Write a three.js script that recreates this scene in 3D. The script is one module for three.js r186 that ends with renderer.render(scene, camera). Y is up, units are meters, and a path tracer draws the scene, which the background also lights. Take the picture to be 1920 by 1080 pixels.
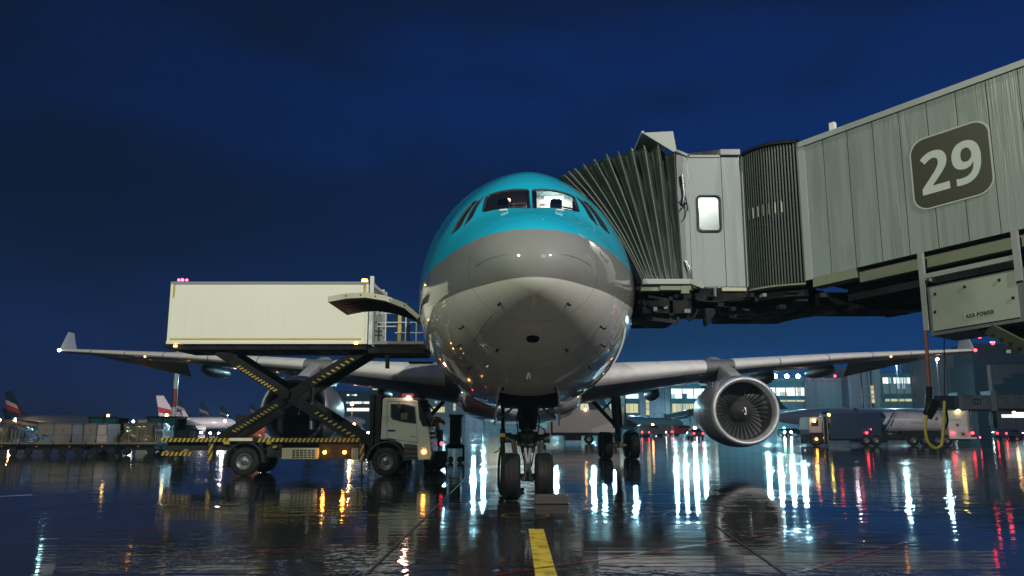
import * as THREE from 'three';
import { RoundedBoxGeometry } from 'three/addons/geometries/RoundedBoxGeometry.js';
import { mergeGeometries, mergeVertices } from 'three/addons/utils/BufferGeometryUtils.js';

// ---------------------------------------------------------------- camera, sky, lamps, exposure
const F = 1500, TH = 9.91 * Math.PI / 180, EYE = 1.6, cT = Math.cos(TH), sT = Math.sin(TH);
const scene = new THREE.Scene();
const camera = new THREE.PerspectiveCamera(2 * Math.atan(540 / F) * 180 / Math.PI, 16 / 9, 0.1, 4000);
camera.position.set(0, EYE, 0);
camera.rotation.x = TH;
const renderer = new THREE.WebGLRenderer();
renderer.toneMapping = THREE.LinearToneMapping;
renderer.toneMappingExposure = 1;
renderer.shadowMap.enabled = true;

let seed = 12345;
const rnd = () => { seed = (seed + 0x6d2b79f5) | 0; let t = Math.imul(seed ^ (seed >>> 15), 1 | seed); t = (t + Math.imul(t ^ (t >>> 7), 61 | t)) ^ t; return ((t ^ (t >>> 14)) >>> 0) / 4294967296; };
const rr = (a, b) => a + (b - a) * rnd();
const clamp = (x, a = 0, b = 1) => Math.min(b, Math.max(a, x));
const sm = (a, b, x) => { const t = clamp((x - a) / (b - a)); return t * t * (3 - 2 * t); };
const mix = (a, b, t) => a + (b - a) * t;

// tileable noise: a sum of lattices whose periods divide the tile
function lattice(px, py, s) {
  const a = new Float32Array(px * py); let q = s * 7919 + 17;
  for (let i = 0; i < a.length; i++) { q = (q + 0x6d2b79f5) | 0; let t = Math.imul(q ^ (q >>> 15), 1 | q); t = (t + Math.imul(t ^ (t >>> 7), 61 | t)) ^ t; a[i] = ((t ^ (t >>> 14)) >>> 0) / 4294967296; }
  return (x, y) => {
    x *= px; y *= py; const xi = Math.floor(x), yi = Math.floor(y); let fx = x - xi, fy = y - yi; fx = fx * fx * (3 - 2 * fx); fy = fy * fy * (3 - 2 * fy);
    const x0 = ((xi % px) + px) % px, x1 = (x0 + 1) % px, y0 = (((yi % py) + py) % py) * px, y1 = ((((yi + 1) % py) + py) % py) * px;
    return (a[y0 + x0] * (1 - fx) + a[y0 + x1] * fx) * (1 - fy) + (a[y1 + x0] * (1 - fx) + a[y1 + x1] * fx) * fy;
  };
}
function fbm(px, py, oct, s, gain = 0.5) {
  const L = []; let w = 1, tot = 0;
  for (let o = 0; o < oct; o++) { L.push([lattice(px << o, py << o, s + o), w]); tot += w; w *= gain; }
  return (x, y) => { let v = 0; for (const [f, k] of L) v += f(x, y) * k; return v / tot; };
}
function dataTex(n, m, fn, ch = 4) {
  const d = new Uint8Array(n * m * 4), o = [0, 0, 0];
  for (let y = 0; y < m; y++) for (let x = 0; x < n; x++) { fn((x + 0.5) / n, (y + 0.5) / m, o); const i = (y * n + x) * 4; d[i] = clamp(o[0]) * 255; d[i + 1] = clamp(o[1]) * 255; d[i + 2] = clamp(o[2]) * 255; d[i + 3] = 255; }
  const t = new THREE.DataTexture(d, n, m); t.wrapS = t.wrapT = THREE.RepeatWrapping; t.magFilter = THREE.LinearFilter; t.minFilter = THREE.LinearMipmapLinearFilter; t.needsUpdate = true;
  return t;
}

// the blue-hour sky, overcast, a little violet towards the left horizon and paler over the lit terminal
{
  const W = 1024, Hh = 512, d = new Float32Array(W * Hh * 4), n1 = fbm(15, 12, 6, 3, 0.56), n2 = fbm(3, 2, 4, 40);
  for (let y = 0; y < Hh; y++) for (let x = 0; x < W; x++) {
    const el = ((y + 0.5) / Hh - 0.5) * Math.PI, az = ((x + 0.5) / W - 0.5) * Math.PI * 2 + Math.PI / 2;      // az 0 = straight ahead (-z), grows to the right
    const a = Math.atan2(Math.sin(az), Math.cos(az)), e = Math.max(0, el);
    const up = sm(0, 0.6, e), k = mix(n1(x / W, y / Hh * 2), n2(x / W, y / Hh * 2), 0.35), cl = mix(0.64, 1.3, sm(0.38, 0.62, k)), gr = 1 - sm(0.36, 0.62, k);
    const low = Math.exp(-e / 0.16), right = 0.5 + 0.5 * Math.sin(clamp(a + 0.05, -1.57, 1.57));
    const side = mix(0.5, 1, sm(-0.6, 0.1, a)) * mix(1, 0.8, sm(0.6, 1.6, a));
    let r = 0.0006, g = mix(0.0145, 0.0092, up), b = mix(0.094, 0.07, up);
    r = (r * (cl + 0.8 * gr) + 0.0012 * low) * side; g = (g * cl + 0.016 * low * right) * side; b = (b * cl + 0.024 * low * right) * side;
    const violet = Math.exp(-e / 0.09) * Math.exp(-Math.pow((a + 0.62) / 0.4, 2));
    r += 0.009 * violet; g += 0.0012 * violet; b += 0.006 * violet;
    const i = (y * W + x) * 4; d[i] = r; d[i + 1] = g; d[i + 2] = b; d[i + 3] = 1;
  }
  const sky = new THREE.DataTexture(d, W, Hh, THREE.RGBAFormat, THREE.FloatType);
  sky.mapping = THREE.EquirectangularReflectionMapping; sky.magFilter = THREE.LinearFilter; sky.needsUpdate = true;
  scene.background = sky; scene.environment = sky;
}
// the last dim daylight, far too weak to throw a clear shadow
const dusk = new THREE.DirectionalLight(new THREE.Color().setRGB(1, 0.93, 0.84), 0.1);
dusk.position.set(40, 60, 60); dusk.target.position.set(0, 0, -30); dusk.castShadow = true; dusk.shadow.radius = 20;
scene.add(dusk, dusk.target);
// two apron masts stand behind the viewpoint: their lamps light the nose, the bridge and the truck and glint on the radome
const MASTS = [
  { x: -30, z: 27, h: 37, color: [0.95, 1, 0.78], power: 6800, side: 'left' },
  { x: 33, z: 26, h: 38, color: [1, 0.97, 0.91], power: 11500, side: 'right' },
];
scene.fog = new THREE.FogExp2(new THREE.Color().setRGB(0.4, 0.78, 1), 0.00042);

// ---------------------------------------------------------------- pixel <-> world
const V = (x, y, z) => new THREE.Vector3(x, y, z);
function at(u, v, d) {                     // the point on the upright plane z = -d that stands at pixel (u, v) of the 1920 x 1080 photograph
  const dx = (u - 960) / F, dy = (540 - v) / F, t = d / (cT - dy * sT);
  return V(dx * t, EYE + t * (dy * cT + sT), -d);
}
function onGround(u, v, y = 0) {
  const dx = (u - 960) / F, dy = (540 - v) / F, t = (EYE - y) / -(dy * cT + sT);
  return V(dx * t, y, -t * (cT - dy * sT));
}

// ---------------------------------------------------------------- geometry helpers
function flat(g) { const r = g.index ? g.toNonIndexed() : g; for (const k of Object.keys(r.attributes)) if (!['position', 'normal', 'uv'].includes(k)) r.deleteAttribute(k); if (!r.attributes.uv) r.setAttribute('uv', new THREE.BufferAttribute(new Float32Array(r.attributes.position.count * 2), 2)); return r; }
const join = (...gs) => { const l = gs.flat(4).map(flat); return l.length === 1 ? l[0] : mergeGeometries(l); };
function box(w, h, d, x = 0, y = 0, z = 0, ry = 0, rx = 0, rz = 0, bev = 0) {
  const g = bev ? new RoundedBoxGeometry(w, h, d, 2, Math.min(bev, w * 0.49, h * 0.49, d * 0.49)) : new THREE.BoxGeometry(w, h, d);
  if (rx || ry || rz) g.applyMatrix4(new THREE.Matrix4().makeRotationFromEuler(new THREE.Euler(rx, ry, rz, 'YXZ')));
  return g.translate(x, y, z);
}
const span = (x0, x1, y0, y1, z0, z1, bev = 0) => box(Math.abs(x1 - x0), Math.abs(y1 - y0), Math.abs(z1 - z0), (x0 + x1) / 2, (y0 + y1) / 2, (z0 + z1) / 2, 0, 0, 0, bev);
function beam(p, q, w, h = w, bev = 0) {                          // a square bar between two points; h is measured upwards
  const L = p.distanceTo(q), g = bev ? new RoundedBoxGeometry(w, h, L, 1, bev) : new THREE.BoxGeometry(w, h, L), z = q.clone().sub(p).normalize();
  const up = Math.abs(z.y) > 0.99 ? V(0, 0, 1) : V(0, 1, 0), x = up.clone().cross(z).normalize(), y = z.clone().cross(x);
  return g.applyMatrix4(new THREE.Matrix4().makeBasis(x, y, z).setPosition(p.clone().add(q).multiplyScalar(0.5)));
}
function rod(p, q, r, r2 = r, seg = 12) {
  const L = p.distanceTo(q), g = new THREE.CylinderGeometry(r2, r, L, seg), y = q.clone().sub(p).normalize();
  return g.applyMatrix4(new THREE.Matrix4().makeRotationFromQuaternion(new THREE.Quaternion().setFromUnitVectors(V(0, 1, 0), y)).setPosition(p.clone().add(q).multiplyScalar(0.5)));
}
const tube = (pts, r, n = 40, seg = 8) => new THREE.TubeGeometry(new THREE.CatmullRomCurve3(pts), n, r, seg, false);
const ball = (p, r, n = 12) => new THREE.SphereGeometry(r, n, Math.max(6, n * 0.7 | 0)).translate(p.x, p.y, p.z);
function lathe(prof, seg, axis = 'y') {                          // prof: [radius, along]
  const g = new THREE.LatheGeometry(prof.map(([r, a]) => new THREE.Vector2(r, a)), seg);
  if (axis === 'z') g.rotateX(Math.PI / 2); if (axis === 'x') g.rotateZ(-Math.PI / 2);
  return g;
}
function prism(pts, depth, bev = 0) {                            // an outline in x, y pushed back from z = 0 to z = -depth
  const s = new THREE.Shape(pts.map(([x, y]) => new THREE.Vector2(x, y)));
  return new THREE.ExtrudeGeometry(s, { depth: depth - 2 * bev, bevelEnabled: bev > 0, bevelThickness: bev, bevelSize: bev, bevelOffset: -bev, bevelSegments: 2, curveSegments: 10 }).translate(0, 0, -depth + bev);
}
function grid(nu, nv, fn) {                                      // an indexed sheet fn(i / nu, j / nv) -> Vector3
  const p = [], uv = [], ix = [];
  for (let j = 0; j <= nv; j++) for (let i = 0; i <= nu; i++) { const q = fn(i / nu, j / nv); p.push(q.x, q.y, q.z); uv.push(i / nu, j / nv); }
  for (let j = 0; j < nv; j++) for (let i = 0; i < nu; i++) { const a = j * (nu + 1) + i; ix.push(a, a + 1, a + nu + 2, a, a + nu + 2, a + nu + 1); }
  const g = new THREE.BufferGeometry(); g.setAttribute('position', new THREE.Float32BufferAttribute(p, 3)); g.setAttribute('uv', new THREE.Float32BufferAttribute(uv, 2)); g.setIndex(ix); g.computeVertexNormals();
  return g;
}
function metres(g) {                                             // uv in metres, taken across the face's main direction
  const p = g.attributes.position, n = g.attributes.normal, uv = new Float32Array(p.count * 2);
  for (let i = 0; i < p.count; i++) {
    const ax = Math.abs(n.getX(i)), ay = Math.abs(n.getY(i)), az = Math.abs(n.getZ(i));
    const [a, b] = ay > ax && ay > az ? [p.getX(i), p.getZ(i)] : ax > az ? [p.getZ(i), p.getY(i)] : [p.getX(i), p.getY(i)];
    uv[i * 2] = a; uv[i * 2 + 1] = b;
  }
  g.setAttribute('uv', new THREE.BufferAttribute(uv, 2)); return g;
}

// ---------------------------------------------------------------- things and parts
const used = {}, origin = new WeakMap();
const numbered = (n) => { const k = used[n] = (used[n] ?? -1) + 1; return k ? n + '_' + String(k).padStart(3, '0') : n; };
function tag(o, label, category, group) { o.userData.label = label; o.userData.category = category; if (group) o.userData.group = group; return o; }
function thing(name, label, category, [x, y, z], group, local = false) {
  const o = new THREE.Group(); o.name = numbered(name); scene.add(o); o.position.set(x, y, z); tag(o, label, category, group);
  origin.set(o, local ? V(0, 0, 0) : V(x, y, z)); return o;
}
function part(name, geom, material, parent, label, keepUV = false) {     // geometry in world axes unless the thing is built in its own
  const g = Array.isArray(geom) ? join(geom) : geom, o = origin.get(parent);
  if (!keepUV) metres(g);
  if (o.lengthSq()) g.translate(-o.x, -o.y, -o.z);
  const m = new THREE.Mesh(g, material); m.name = name; m.castShadow = m.receiveShadow = true; parent.add(m); origin.set(m, o);
  if (label) m.userData.label = label;
  return m;
}
function single(name, geom, material, label, category, group, keepUV) {  // a thing that is one mesh, its origin moved to its base
  const g = Array.isArray(geom) ? join(geom) : geom; g.computeBoundingBox(); const b = g.boundingBox, c = b.getCenter(V(0, 0, 0));
  if (!keepUV) metres(g);
  g.translate(-c.x, -b.min.y, -c.z);
  const m = new THREE.Mesh(g, material); m.name = numbered(name); m.position.set(c.x, b.min.y, c.z); m.castShadow = m.receiveShadow = true; scene.add(m); tag(m, label, category, group); origin.set(m, V(c.x, b.min.y, c.z));
  return m;
}
function struct(name, geom, material, keepUV) { const g = Array.isArray(geom) ? join(geom) : geom; if (!keepUV) metres(g); const m = new THREE.Mesh(g, material); m.name = name; m.receiveShadow = true; m.userData.kind = 'structure'; scene.add(m); return m; }

// ---------------------------------------------------------------- materials
const T = {};
{ const a = fbm(4, 4, 6, 101), b = fbm(16, 16, 4, 140); T.grime = dataTex(512, 512, (u, v, o) => { const k = 0.72 + 0.36 * sm(0.25, 0.7, a(u, v)) * (0.8 + 0.4 * b(u, v)); o[0] = k; o[1] = k; o[2] = k * 0.985; }); T.grime.repeat.set(1 / 3, 1 / 3); }
{ const a = fbm(3, 3, 5, 171), b = fbm(60, 5, 3, 180); T.soft = dataTex(512, 512, (u, v, o) => { const k = 0.93 + 0.07 * a(u, v) + 0.03 * (b(u, v) - 0.5); o[0] = k; o[1] = k; o[2] = k * 0.99; }); T.soft.repeat.set(1 / 5, 1 / 5); }
{ const a = fbm(48, 2, 4, 201), b = fbm(5, 4, 5, 230), c = fbm(140, 3, 3, 260); T.streaks = dataTex(1024, 512, (u, v, o) => { const k = 0.84 + 0.2 * sm(0.3, 0.65, a(u, v)) * sm(0.2, 0.6, b(u, v)) + 0.06 * (c(u, v) - 0.5); o[0] = k; o[1] = k * 0.995; o[2] = k * 0.97; }); T.streaks.repeat.set(1 / 4, 1 / 3.2); }
{ const a = fbm(8, 8, 5, 301), b = fbm(64, 4, 3, 320); T.rough = dataTex(512, 512, (u, v, o) => { const k = 0.5 + 0.8 * (a(u, v) - 0.4) + 0.4 * (b(u, v) - 0.5); o[0] = o[1] = o[2] = k; }); T.rough.repeat.set(1 / 2.5, 1 / 2.5); }
{ const c = document.createElement('canvas'); c.width = 128; c.height = 128; const x = c.getContext('2d'); x.fillStyle = '#17160f'; x.fillRect(0, 0, 128, 128); x.fillStyle = '#9c8420'; for (let i = -2; i < 4; i++) { x.beginPath(); const s = i * 64; x.moveTo(s, 128); x.lineTo(s + 34, 128); x.lineTo(s + 98, 0); x.lineTo(s + 64, 0); x.fill(); } T.hazard = new THREE.CanvasTexture(c); T.hazard.colorSpace = THREE.SRGBColorSpace; T.hazard.wrapS = T.hazard.wrapT = THREE.RepeatWrapping; T.hazard.repeat.set(1 / 0.3, 1 / 0.3); }
{ const a = fbm(150, 4, 3, 401, 0.6), b = fbm(9, 3, 3, 420); T.drip = dataTex(1024, 512, (u, v, o) => { const k = 0.5 + (a(u, v) - 0.5) * sm(0.35, 0.6, b(u, v)) * 1.6; o[0] = o[1] = o[2] = k; }); T.drip.repeat.set(1 / 4, 1 / 3.2); }
function M(name, rgb, rough = 0.5, o = {}) {
  const { metal = 0, coat = 0, coatRough = 0.06, map, rmap, emit, power = 1, ...rest } = o;
  const phys = coat > 0 || rest.transmission || rest.specularIntensity !== undefined;
  const m = new (phys ? THREE.MeshPhysicalMaterial : THREE.MeshStandardMaterial)({ roughness: rough, metalness: metal, ...rest });
  m.name = name; m.color.setRGB(...rgb); if (map) m.map = map; if (rmap) { m.roughnessMap = rmap; m.roughness = rough * 2; }
  if (coat) { m.clearcoat = coat; m.clearcoatRoughness = coatRough; }
  if (emit) { m.emissive.setRGB(...emit); m.emissiveIntensity = power; }
  return m;
}
const P = {
  black: M('black steel', [0.008, 0.008, 0.009], 0.55, { rmap: T.rough, specularIntensity: 0.35 }),
  dark: M('dark grey steel', [0.02, 0.021, 0.022], 0.5, { map: T.grime, rmap: T.rough, specularIntensity: 0.4 }),
  mid: M('grey steel', [0.16, 0.165, 0.17], 0.42, { map: T.grime, rmap: T.rough }),
  steel: M('bare steel', [0.42, 0.42, 0.42], 0.3, { metal: 1, rmap: T.rough }),
  gearGrey: M('gear grey paint', [0.06, 0.058, 0.046], 0.4, { map: T.grime, coat: 0.3 }),
  tyre: M('tyre rubber', [0.01, 0.01, 0.011], 0.7, { rmap: T.rough, specularIntensity: 0.4 }),
  rubber: M('black rubber seal', [0.012, 0.012, 0.012], 0.55),
  rim: M('wheel rim', [0.13, 0.13, 0.13], 0.4, { metal: 0.6, map: T.grime }),
  white: M('white paint', [0.7, 0.7, 0.66], 0.35, { map: T.grime, coat: 0.5 }),
  hazard: M('hazard stripes', [1, 1, 1], 0.45, { map: T.hazard }),
  yellow: M('yellow paint', [0.3, 0.22, 0.025], 0.45, { map: T.grime }),
  glass: M('tinted glass', [0.75, 0.8, 0.8], 0.03, { transmission: 1, thickness: 0 }),
  darkGlass: M('dark cab glass', [0.012, 0.014, 0.017], 0.06),
  amber: M('amber lamp', [0.4, 0.15, 0.02], 0.4, { emit: [1, 0.36, 0.04], power: 26 }),
  red: M('red lamp', [0.3, 0.02, 0.02], 0.4, { emit: [1, 0.03, 0.05], power: 11 }),
  pinkRed: M('red beacon', [0.3, 0.02, 0.05], 0.4, { emit: [1, 0.06, 0.16], power: 14 }),
  headlamp: M('head lamp', [0.8, 0.8, 0.8], 0.3, { emit: [1, 0.93, 0.85], power: 40 }),
  cyanLamp: M('white cyan lamp', [0.8, 0.8, 0.8], 0.3, { emit: [0.5, 0.95, 1], power: 30 }),
  sodium: M('sodium lamp', [0.6, 0.4, 0.2], 0.3, { emit: [1, 0.5, 0.16], power: 40 }),
  green: M('green lamp', [0.02, 0.3, 0.15], 0.3, { emit: [0.05, 1, 0.5], power: 22 }),
};
const lampBall = (name, p, r, mat, label, group) => single(name, ball(p, r, 10), mat, label, 'lamp', group);

// ---------------------------------------------------------------- the wet apron
{
  const big = fbm(3, 3, 4, 11), mid = fbm(20, 20, 4, 22), fine = fbm(160, 160, 3, 33, 0.6);
  const rough = dataTex(2048, 2048, (u, v, o) => {
    const pool = sm(0.36, 0.62, mix(big(u, v), mid(u, v), 0.4)), dry = sm(0.62, 0.8, mix(big(v, u), mid(u, v), 0.5));
    o[1] = 0.035 + 0.05 * pool + 0.2 * dry + 0.04 * (fine(u, v) - 0.5); o[0] = o[2] = o[1];
  });
  const r1 = fbm(80, 80, 4, 55, 0.6), r2 = fbm(14, 14, 3, 66), r3 = fbm(9, 130, 3, 77, 0.55);
  const bump = dataTex(2048, 2048, (u, v, o) => { o[0] = o[1] = o[2] = 0.5 + (r1(u, v) - 0.5) * (0.28 + 1.9 * sm(0.47, 0.7, r2(u, v))) + (r3(u, v) - 0.5) * (0.5 + 0.5 * sm(0.4, 0.6, r2(v, u))) + 0.3 * (r2(u, v) - 0.5); });
  const col = dataTex(1024, 1024, (u, v, o) => { const k = 0.25 + 1.1 * mix(big(u, v), mid(v, u), 0.5) + 0.25 * (fine(u, v) - 0.5); o[0] = k; o[1] = k; o[2] = k * 1.02; });
  rough.repeat.set(1 / 46, 1 / 46); bump.repeat.set(1 / 30, 1 / 30); col.repeat.set(1 / 38, 1 / 38);
  const wet = M('wet asphalt', [0.022, 0.0215, 0.0225], 1, { map: col, roughnessMap: rough, bumpMap: bump, bumpScale: 0.0042 });
  wet.roughness = 1;
  struct('ground', new THREE.PlaneGeometry(2600, 2600, 4, 4).rotateX(-Math.PI / 2).translate(0, 0, -700), wet);
  // painted markings and joint seals, thin sheets on the wet ground
  const sheet = (a, b, w, y = 0.004) => { const dir = b.clone().sub(a).setY(0).normalize(), n = V(-dir.z, 0, dir.x).multiplyScalar(w / 2); return grid(Math.max(1, Math.round(a.distanceTo(b) / 1)), 1, (s, t) => { const p = a.clone().lerp(b, s).addScaledVector(n, t * 2 - 1); p.y = y; return p; }); };
  const wear = dataTex(512, 512, (u, v, o) => { const k = 0.5 + 0.6 * sm(0.3, 0.6, mid(u, v)); o[0] = k; o[1] = k; o[2] = k; }); wear.repeat.set(1 / 2, 1 / 2);
  const lineM = (n, c, r) => { const m = M(n, c, r, { map: wear, bumpMap: bump, bumpScale: 0.003 }); return m; };
  const yel = lineM('worn yellow paint', [0.5, 0.36, 0.035], 0.3), dull = lineM('dull yellow paint', [0.2, 0.14, 0.02], 0.12), redp = lineM('worn red paint', [0.12, 0.008, 0.014], 0.1), seal = M('joint sealant', [0.012, 0.012, 0.013], 0.5);
  struct('taxi_line', sheet(V(0.385, 0, -13.3), V(0.37, 0, -7), 0.24), yel);
  struct('stop_line', sheet(onGround(485, 966), onGround(805, 966), 0.1), dull);
  struct('stop_ring', new THREE.RingGeometry(0.4, 0.45, 40).rotateX(-Math.PI / 2).translate(onGround(985, 967).x, 0.004, onGround(985, 967).z), dull);
  struct('safety_line', [sheet(onGround(930, 1078), onGround(1560, 985), 0.07), sheet(onGround(1500, 1072), onGround(1700, 1016), 0.07), sheet(onGround(330, 1046), onGround(800, 1012), 0.07), sheet(onGround(60, 1000), onGround(300, 992), 0.09)], redp);
  struct('joint_line', [sheet(onGround(690, 1075), onGround(905, 866), 0.035, 0.008), sheet(onGround(1340, 985), onGround(1470, 1075), 0.035, 0.008), sheet(V(-60, 0, -24), V(60, 0, -24.6), 0.045, 0.008), sheet(V(-60, 0, -17.2), V(60, 0, -17.8), 0.04, 0.008), sheet(V(-60, 0, -33.5), V(60, 0, -34), 0.05, 0.008)], seal);
  struct('road_line', [sheet(onGround(0, 931), onGround(60, 928), 0.12), sheet(V(30, 0, -62), V(100, 0, -64), 0.2)], lineM('worn white paint', [0.5, 0.5, 0.5], 0.35));
}

// ================================================================ the airliner
const X0 = 0.34, D0 = 11.7, YA = 4.84;
function pchip(X, Y) {
  const n = X.length, h = [], d = [], m = new Array(n);
  for (let i = 0; i < n - 1; i++) { h[i] = X[i + 1] - X[i]; d[i] = (Y[i + 1] - Y[i]) / h[i]; }
  m[0] = d[0]; m[n - 1] = d[n - 2];
  for (let i = 1; i < n - 1; i++) { if (d[i - 1] * d[i] <= 0) m[i] = 0; else { const w1 = 2 * h[i] + h[i - 1], w2 = h[i] + 2 * h[i - 1]; m[i] = (w1 + w2) / (w1 / d[i - 1] + w2 / d[i]); } }
  return (x) => { if (x <= X[0]) return Y[0]; if (x >= X[n - 1]) return Y[n - 1]; let i = 0; while (x > X[i + 1]) i++; const t = (x - X[i]) / h[i], t2 = t * t, t3 = t2 * t; return Y[i] * (2 * t3 - 3 * t2 + 1) + h[i] * m[i] * (t3 - 2 * t2 + t) + Y[i + 1] * (-2 * t3 + 3 * t2) + h[i] * m[i + 1] * (t3 - t2); };
}

const SS = [0, .04, .12, .25, .5, 1, 1.5, 2, 2.6, 3.2, 4, 5, 6, 7, 8, 9.5], RS = SS.map(Math.sqrt);
const HW = pchip(RS, [0, .24, .42, .6, .84, 1.15, 1.38, 1.56, 1.75, 1.92, 2.09, 2.27, 2.42, 2.55, 2.66, 2.78]);
const TP = pchip(RS, [-.8, -.6, -.46, -.32, -.1, .19, .42, .68, 1.12, 1.5, 1.89, 2.24, 2.53, 2.7, 2.79, 2.82]);
const BT = pchip(RS, [-.8, -1.02, -1.15, -1.28, -1.45, -1.7, -1.89, -2.05, -2.2, -2.32, -2.45, -2.58, -2.68, -2.75, -2.8, -2.82]);
const CY = pchip(RS, [-.8, -.8, -.79, -.79, -.78, -.76, -.73, -.7, -.65, -.6, -.52, -.42, -.32, -.22, -.14, -.05]);
function skin(s, phi) {                                 // a point of the hull: s metres behind the nose, phi round it from the crown
  const q = Math.sqrt(s), cy = CY(q), c = Math.cos(phi), n = Math.sin(phi), a = HW(q), up = c > 0;
  const e = up ? 2 - 0.2 * Math.exp(-Math.pow((s - 4.4) / 1.5, 2)) : 2, b = up ? TP(q) - cy : cy - BT(q);
  const p = V(X0 + a * Math.sign(n) * Math.pow(Math.abs(n), 2 / e), YA + cy + b * Math.sign(c) * Math.pow(Math.abs(c), 2 / e), -D0 - s);
  return p;
}
const hullNormal = (s, phi) => { const e = Math.min(0.01, 0.3 * s + 1e-5), t = skin(s + e, phi).sub(skin(Math.max(0, s - e), phi)), u = skin(s, phi + 0.01).sub(skin(s, phi - 0.01)); const n = u.cross(t).normalize(), c = V(X0, YA - 0.3, -D0 - s - 1); return n.dot(skin(s, phi).sub(c)) < 0 ? n.negate() : n; };
const onSkin = (s, phi, lift) => skin(s, phi).addScaledVector(hullNormal(s, phi), lift);
const turqLine = pchip([0, .4, .85, 1.6, 2.8, 4, 6, 12], [-.195, -.197, -.22, -.285, -.315, -.29, -.25, -.25]);
const whiteLine = pchip([0, .6, 1.2, 2.5, 4, 6, 12], [-1.02, -1.065, -1.06, -1.03, -.92, -.86, -.86]);

// livery of the forward hull: flat paint laid out in metres behind the nose and round the hull
const livery = (() => {
  const N = 2048, d = new Uint8Array(N * N * 4), dirt = fbm(6, 10, 5, 501), run = fbm(70, 8, 4, 520), blotch = fbm(24, 30, 4, 540);
  const lin = (x) => Math.round(255 * (x <= 0.0031308 ? x * 12.92 : 1.055 * Math.pow(x, 1 / 2.4) - 0.055));
  const frames = [1.55, 3.05, 4.3, 5.9, 7.6, 9.4, 11.1], strings = [-3.0, -2.62, -2.2, -1.86, 1.86, 2.2, 2.62, 3.0, -1.25, 1.25, -0.75, 0.75, 0];
  for (let i = 0; i < N; i++) {
    const s = (i + 0.5) / N * 12, q = Math.sqrt(s), tl = turqLine(s), wl = whiteLine(s), cy = CY(q), tp = TP(q) - cy, bt = cy - BT(q), a = HW(q);
    const e = 2 - 0.2 * Math.exp(-Math.pow((s - 4.4) / 1.5, 2)); let fr = 9; for (const f of frames) fr = Math.min(fr, Math.abs(s - f));
    for (let j = 0; j < N; j++) {
      const phi = ((j + 0.5) / N - 0.5) * 2 * Math.PI, c = Math.cos(phi), y = c > 0 ? cy + tp * Math.pow(c, 2 / e) : cy + bt * c;
      const u = i / N, v = j / N, dd = dirt(u, v), rn = run(u, v), bl = blotch(u, v), t1 = sm(-0.006, 0.006, y - tl), t2 = sm(-0.006, 0.006, y - wl);
      let r = mix(0.7, mix(0.192, 0.008, t1), t2), g = mix(0.695, mix(0.196, 0.36, t1), t2), b = mix(0.62, mix(0.18, 0.52, t1), t2);
      const belly = sm(0.2, -1, c);
      const aft = sm(0.5, 3, s); let k = 1 - aft * (0.06 * sm(0.4, 0.75, dd) + belly * (0.16 * sm(0.38, 0.7, mix(dd, rn, 0.6)) + 0.06 * sm(0.5, 0.8, bl)) + 0.04 * (bl - 0.5));
      let st = 9; for (const p of strings) st = Math.min(st, Math.abs(phi - p) * a);
      if (fr < 0.007 && s > 0.9) k *= 0.8; if (st < 0.006 && s > 0.9 && (c < 0.2 ? true : s > 3.4)) k *= 0.84;
      // doors and hatches: outlines of the cabin door and of the forward hold, seen as hairlines
      const dy = Math.abs(phi) * 1; if (s > 5.05 && s < 6.15 && dy > 0.98 && dy < 1.86 && (s < 5.08 || s > 6.12 || dy < 0.995 || dy > 1.845)) k *= 0.45;
      if (phi < 0 && s > 3.25 && s < 3.75 && phi > -1.08 && phi < -0.83) { const m = (Math.abs(((phi + 2) * 26) % 1 - 0.5) < 0.17 ? 1 : 0) * (bl > 0.44 ? 1 : 0); if (m) { r *= 0.25; g *= 0.3; b *= 0.4; } }
      const o = (j * N + i) * 4; d[o] = lin(clamp(r * k)); d[o + 1] = lin(clamp(g * k)); d[o + 2] = lin(clamp(b * k)); d[o + 3] = 255;
    }
  }
  const t = new THREE.DataTexture(d, N, N); t.colorSpace = THREE.SRGBColorSpace; t.wrapS = THREE.ClampToEdgeWrapping; t.wrapT = THREE.RepeatWrapping; t.magFilter = THREE.LinearFilter; t.needsUpdate = true; return t;
})();
const hullPaint = M('glossy hull paint', [1, 1, 1], 0.5, { map: livery, specularIntensity: 0.35, coat: 1, coatRough: 0.04 });
const bellyPaint = M('white hull paint', [0.66, 0.65, 0.6], 0.35, { map: T.grime, coat: 0.8 });
const turqPaint = M('turquoise paint', [0.014, 0.3, 0.4], 0.35, { coat: 0.8 });
const wingPaint = M('grey wing paint', [0.36, 0.36, 0.36], 0.35, { map: T.grime, coat: 0.4 });
const underPaint = M('lower wing grey', [0.2, 0.2, 0.2], 0.4, { map: T.grime, coat: 0.3 });
const slatMetal = M('polished slat metal', [0.85, 0.83, 0.8], 0.4, { metal: 0.25, rmap: T.rough });
const lipMetal = M('polished inlet lip', [0.6, 0.6, 0.63], 0.4, { metal: 0.6, rmap: T.rough });
const nacellePaint = M('nacelle paint', [0.2, 0.2, 0.24], 0.35, { map: T.grime, coat: 0.5 });
const innerPaint = M('inlet liner', [0.045, 0.045, 0.05], 0.5, { map: T.grime });
const fanMetal = M('fan blade titanium', [0.17, 0.17, 0.175], 0.32, { metal: 0.7 });

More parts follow.
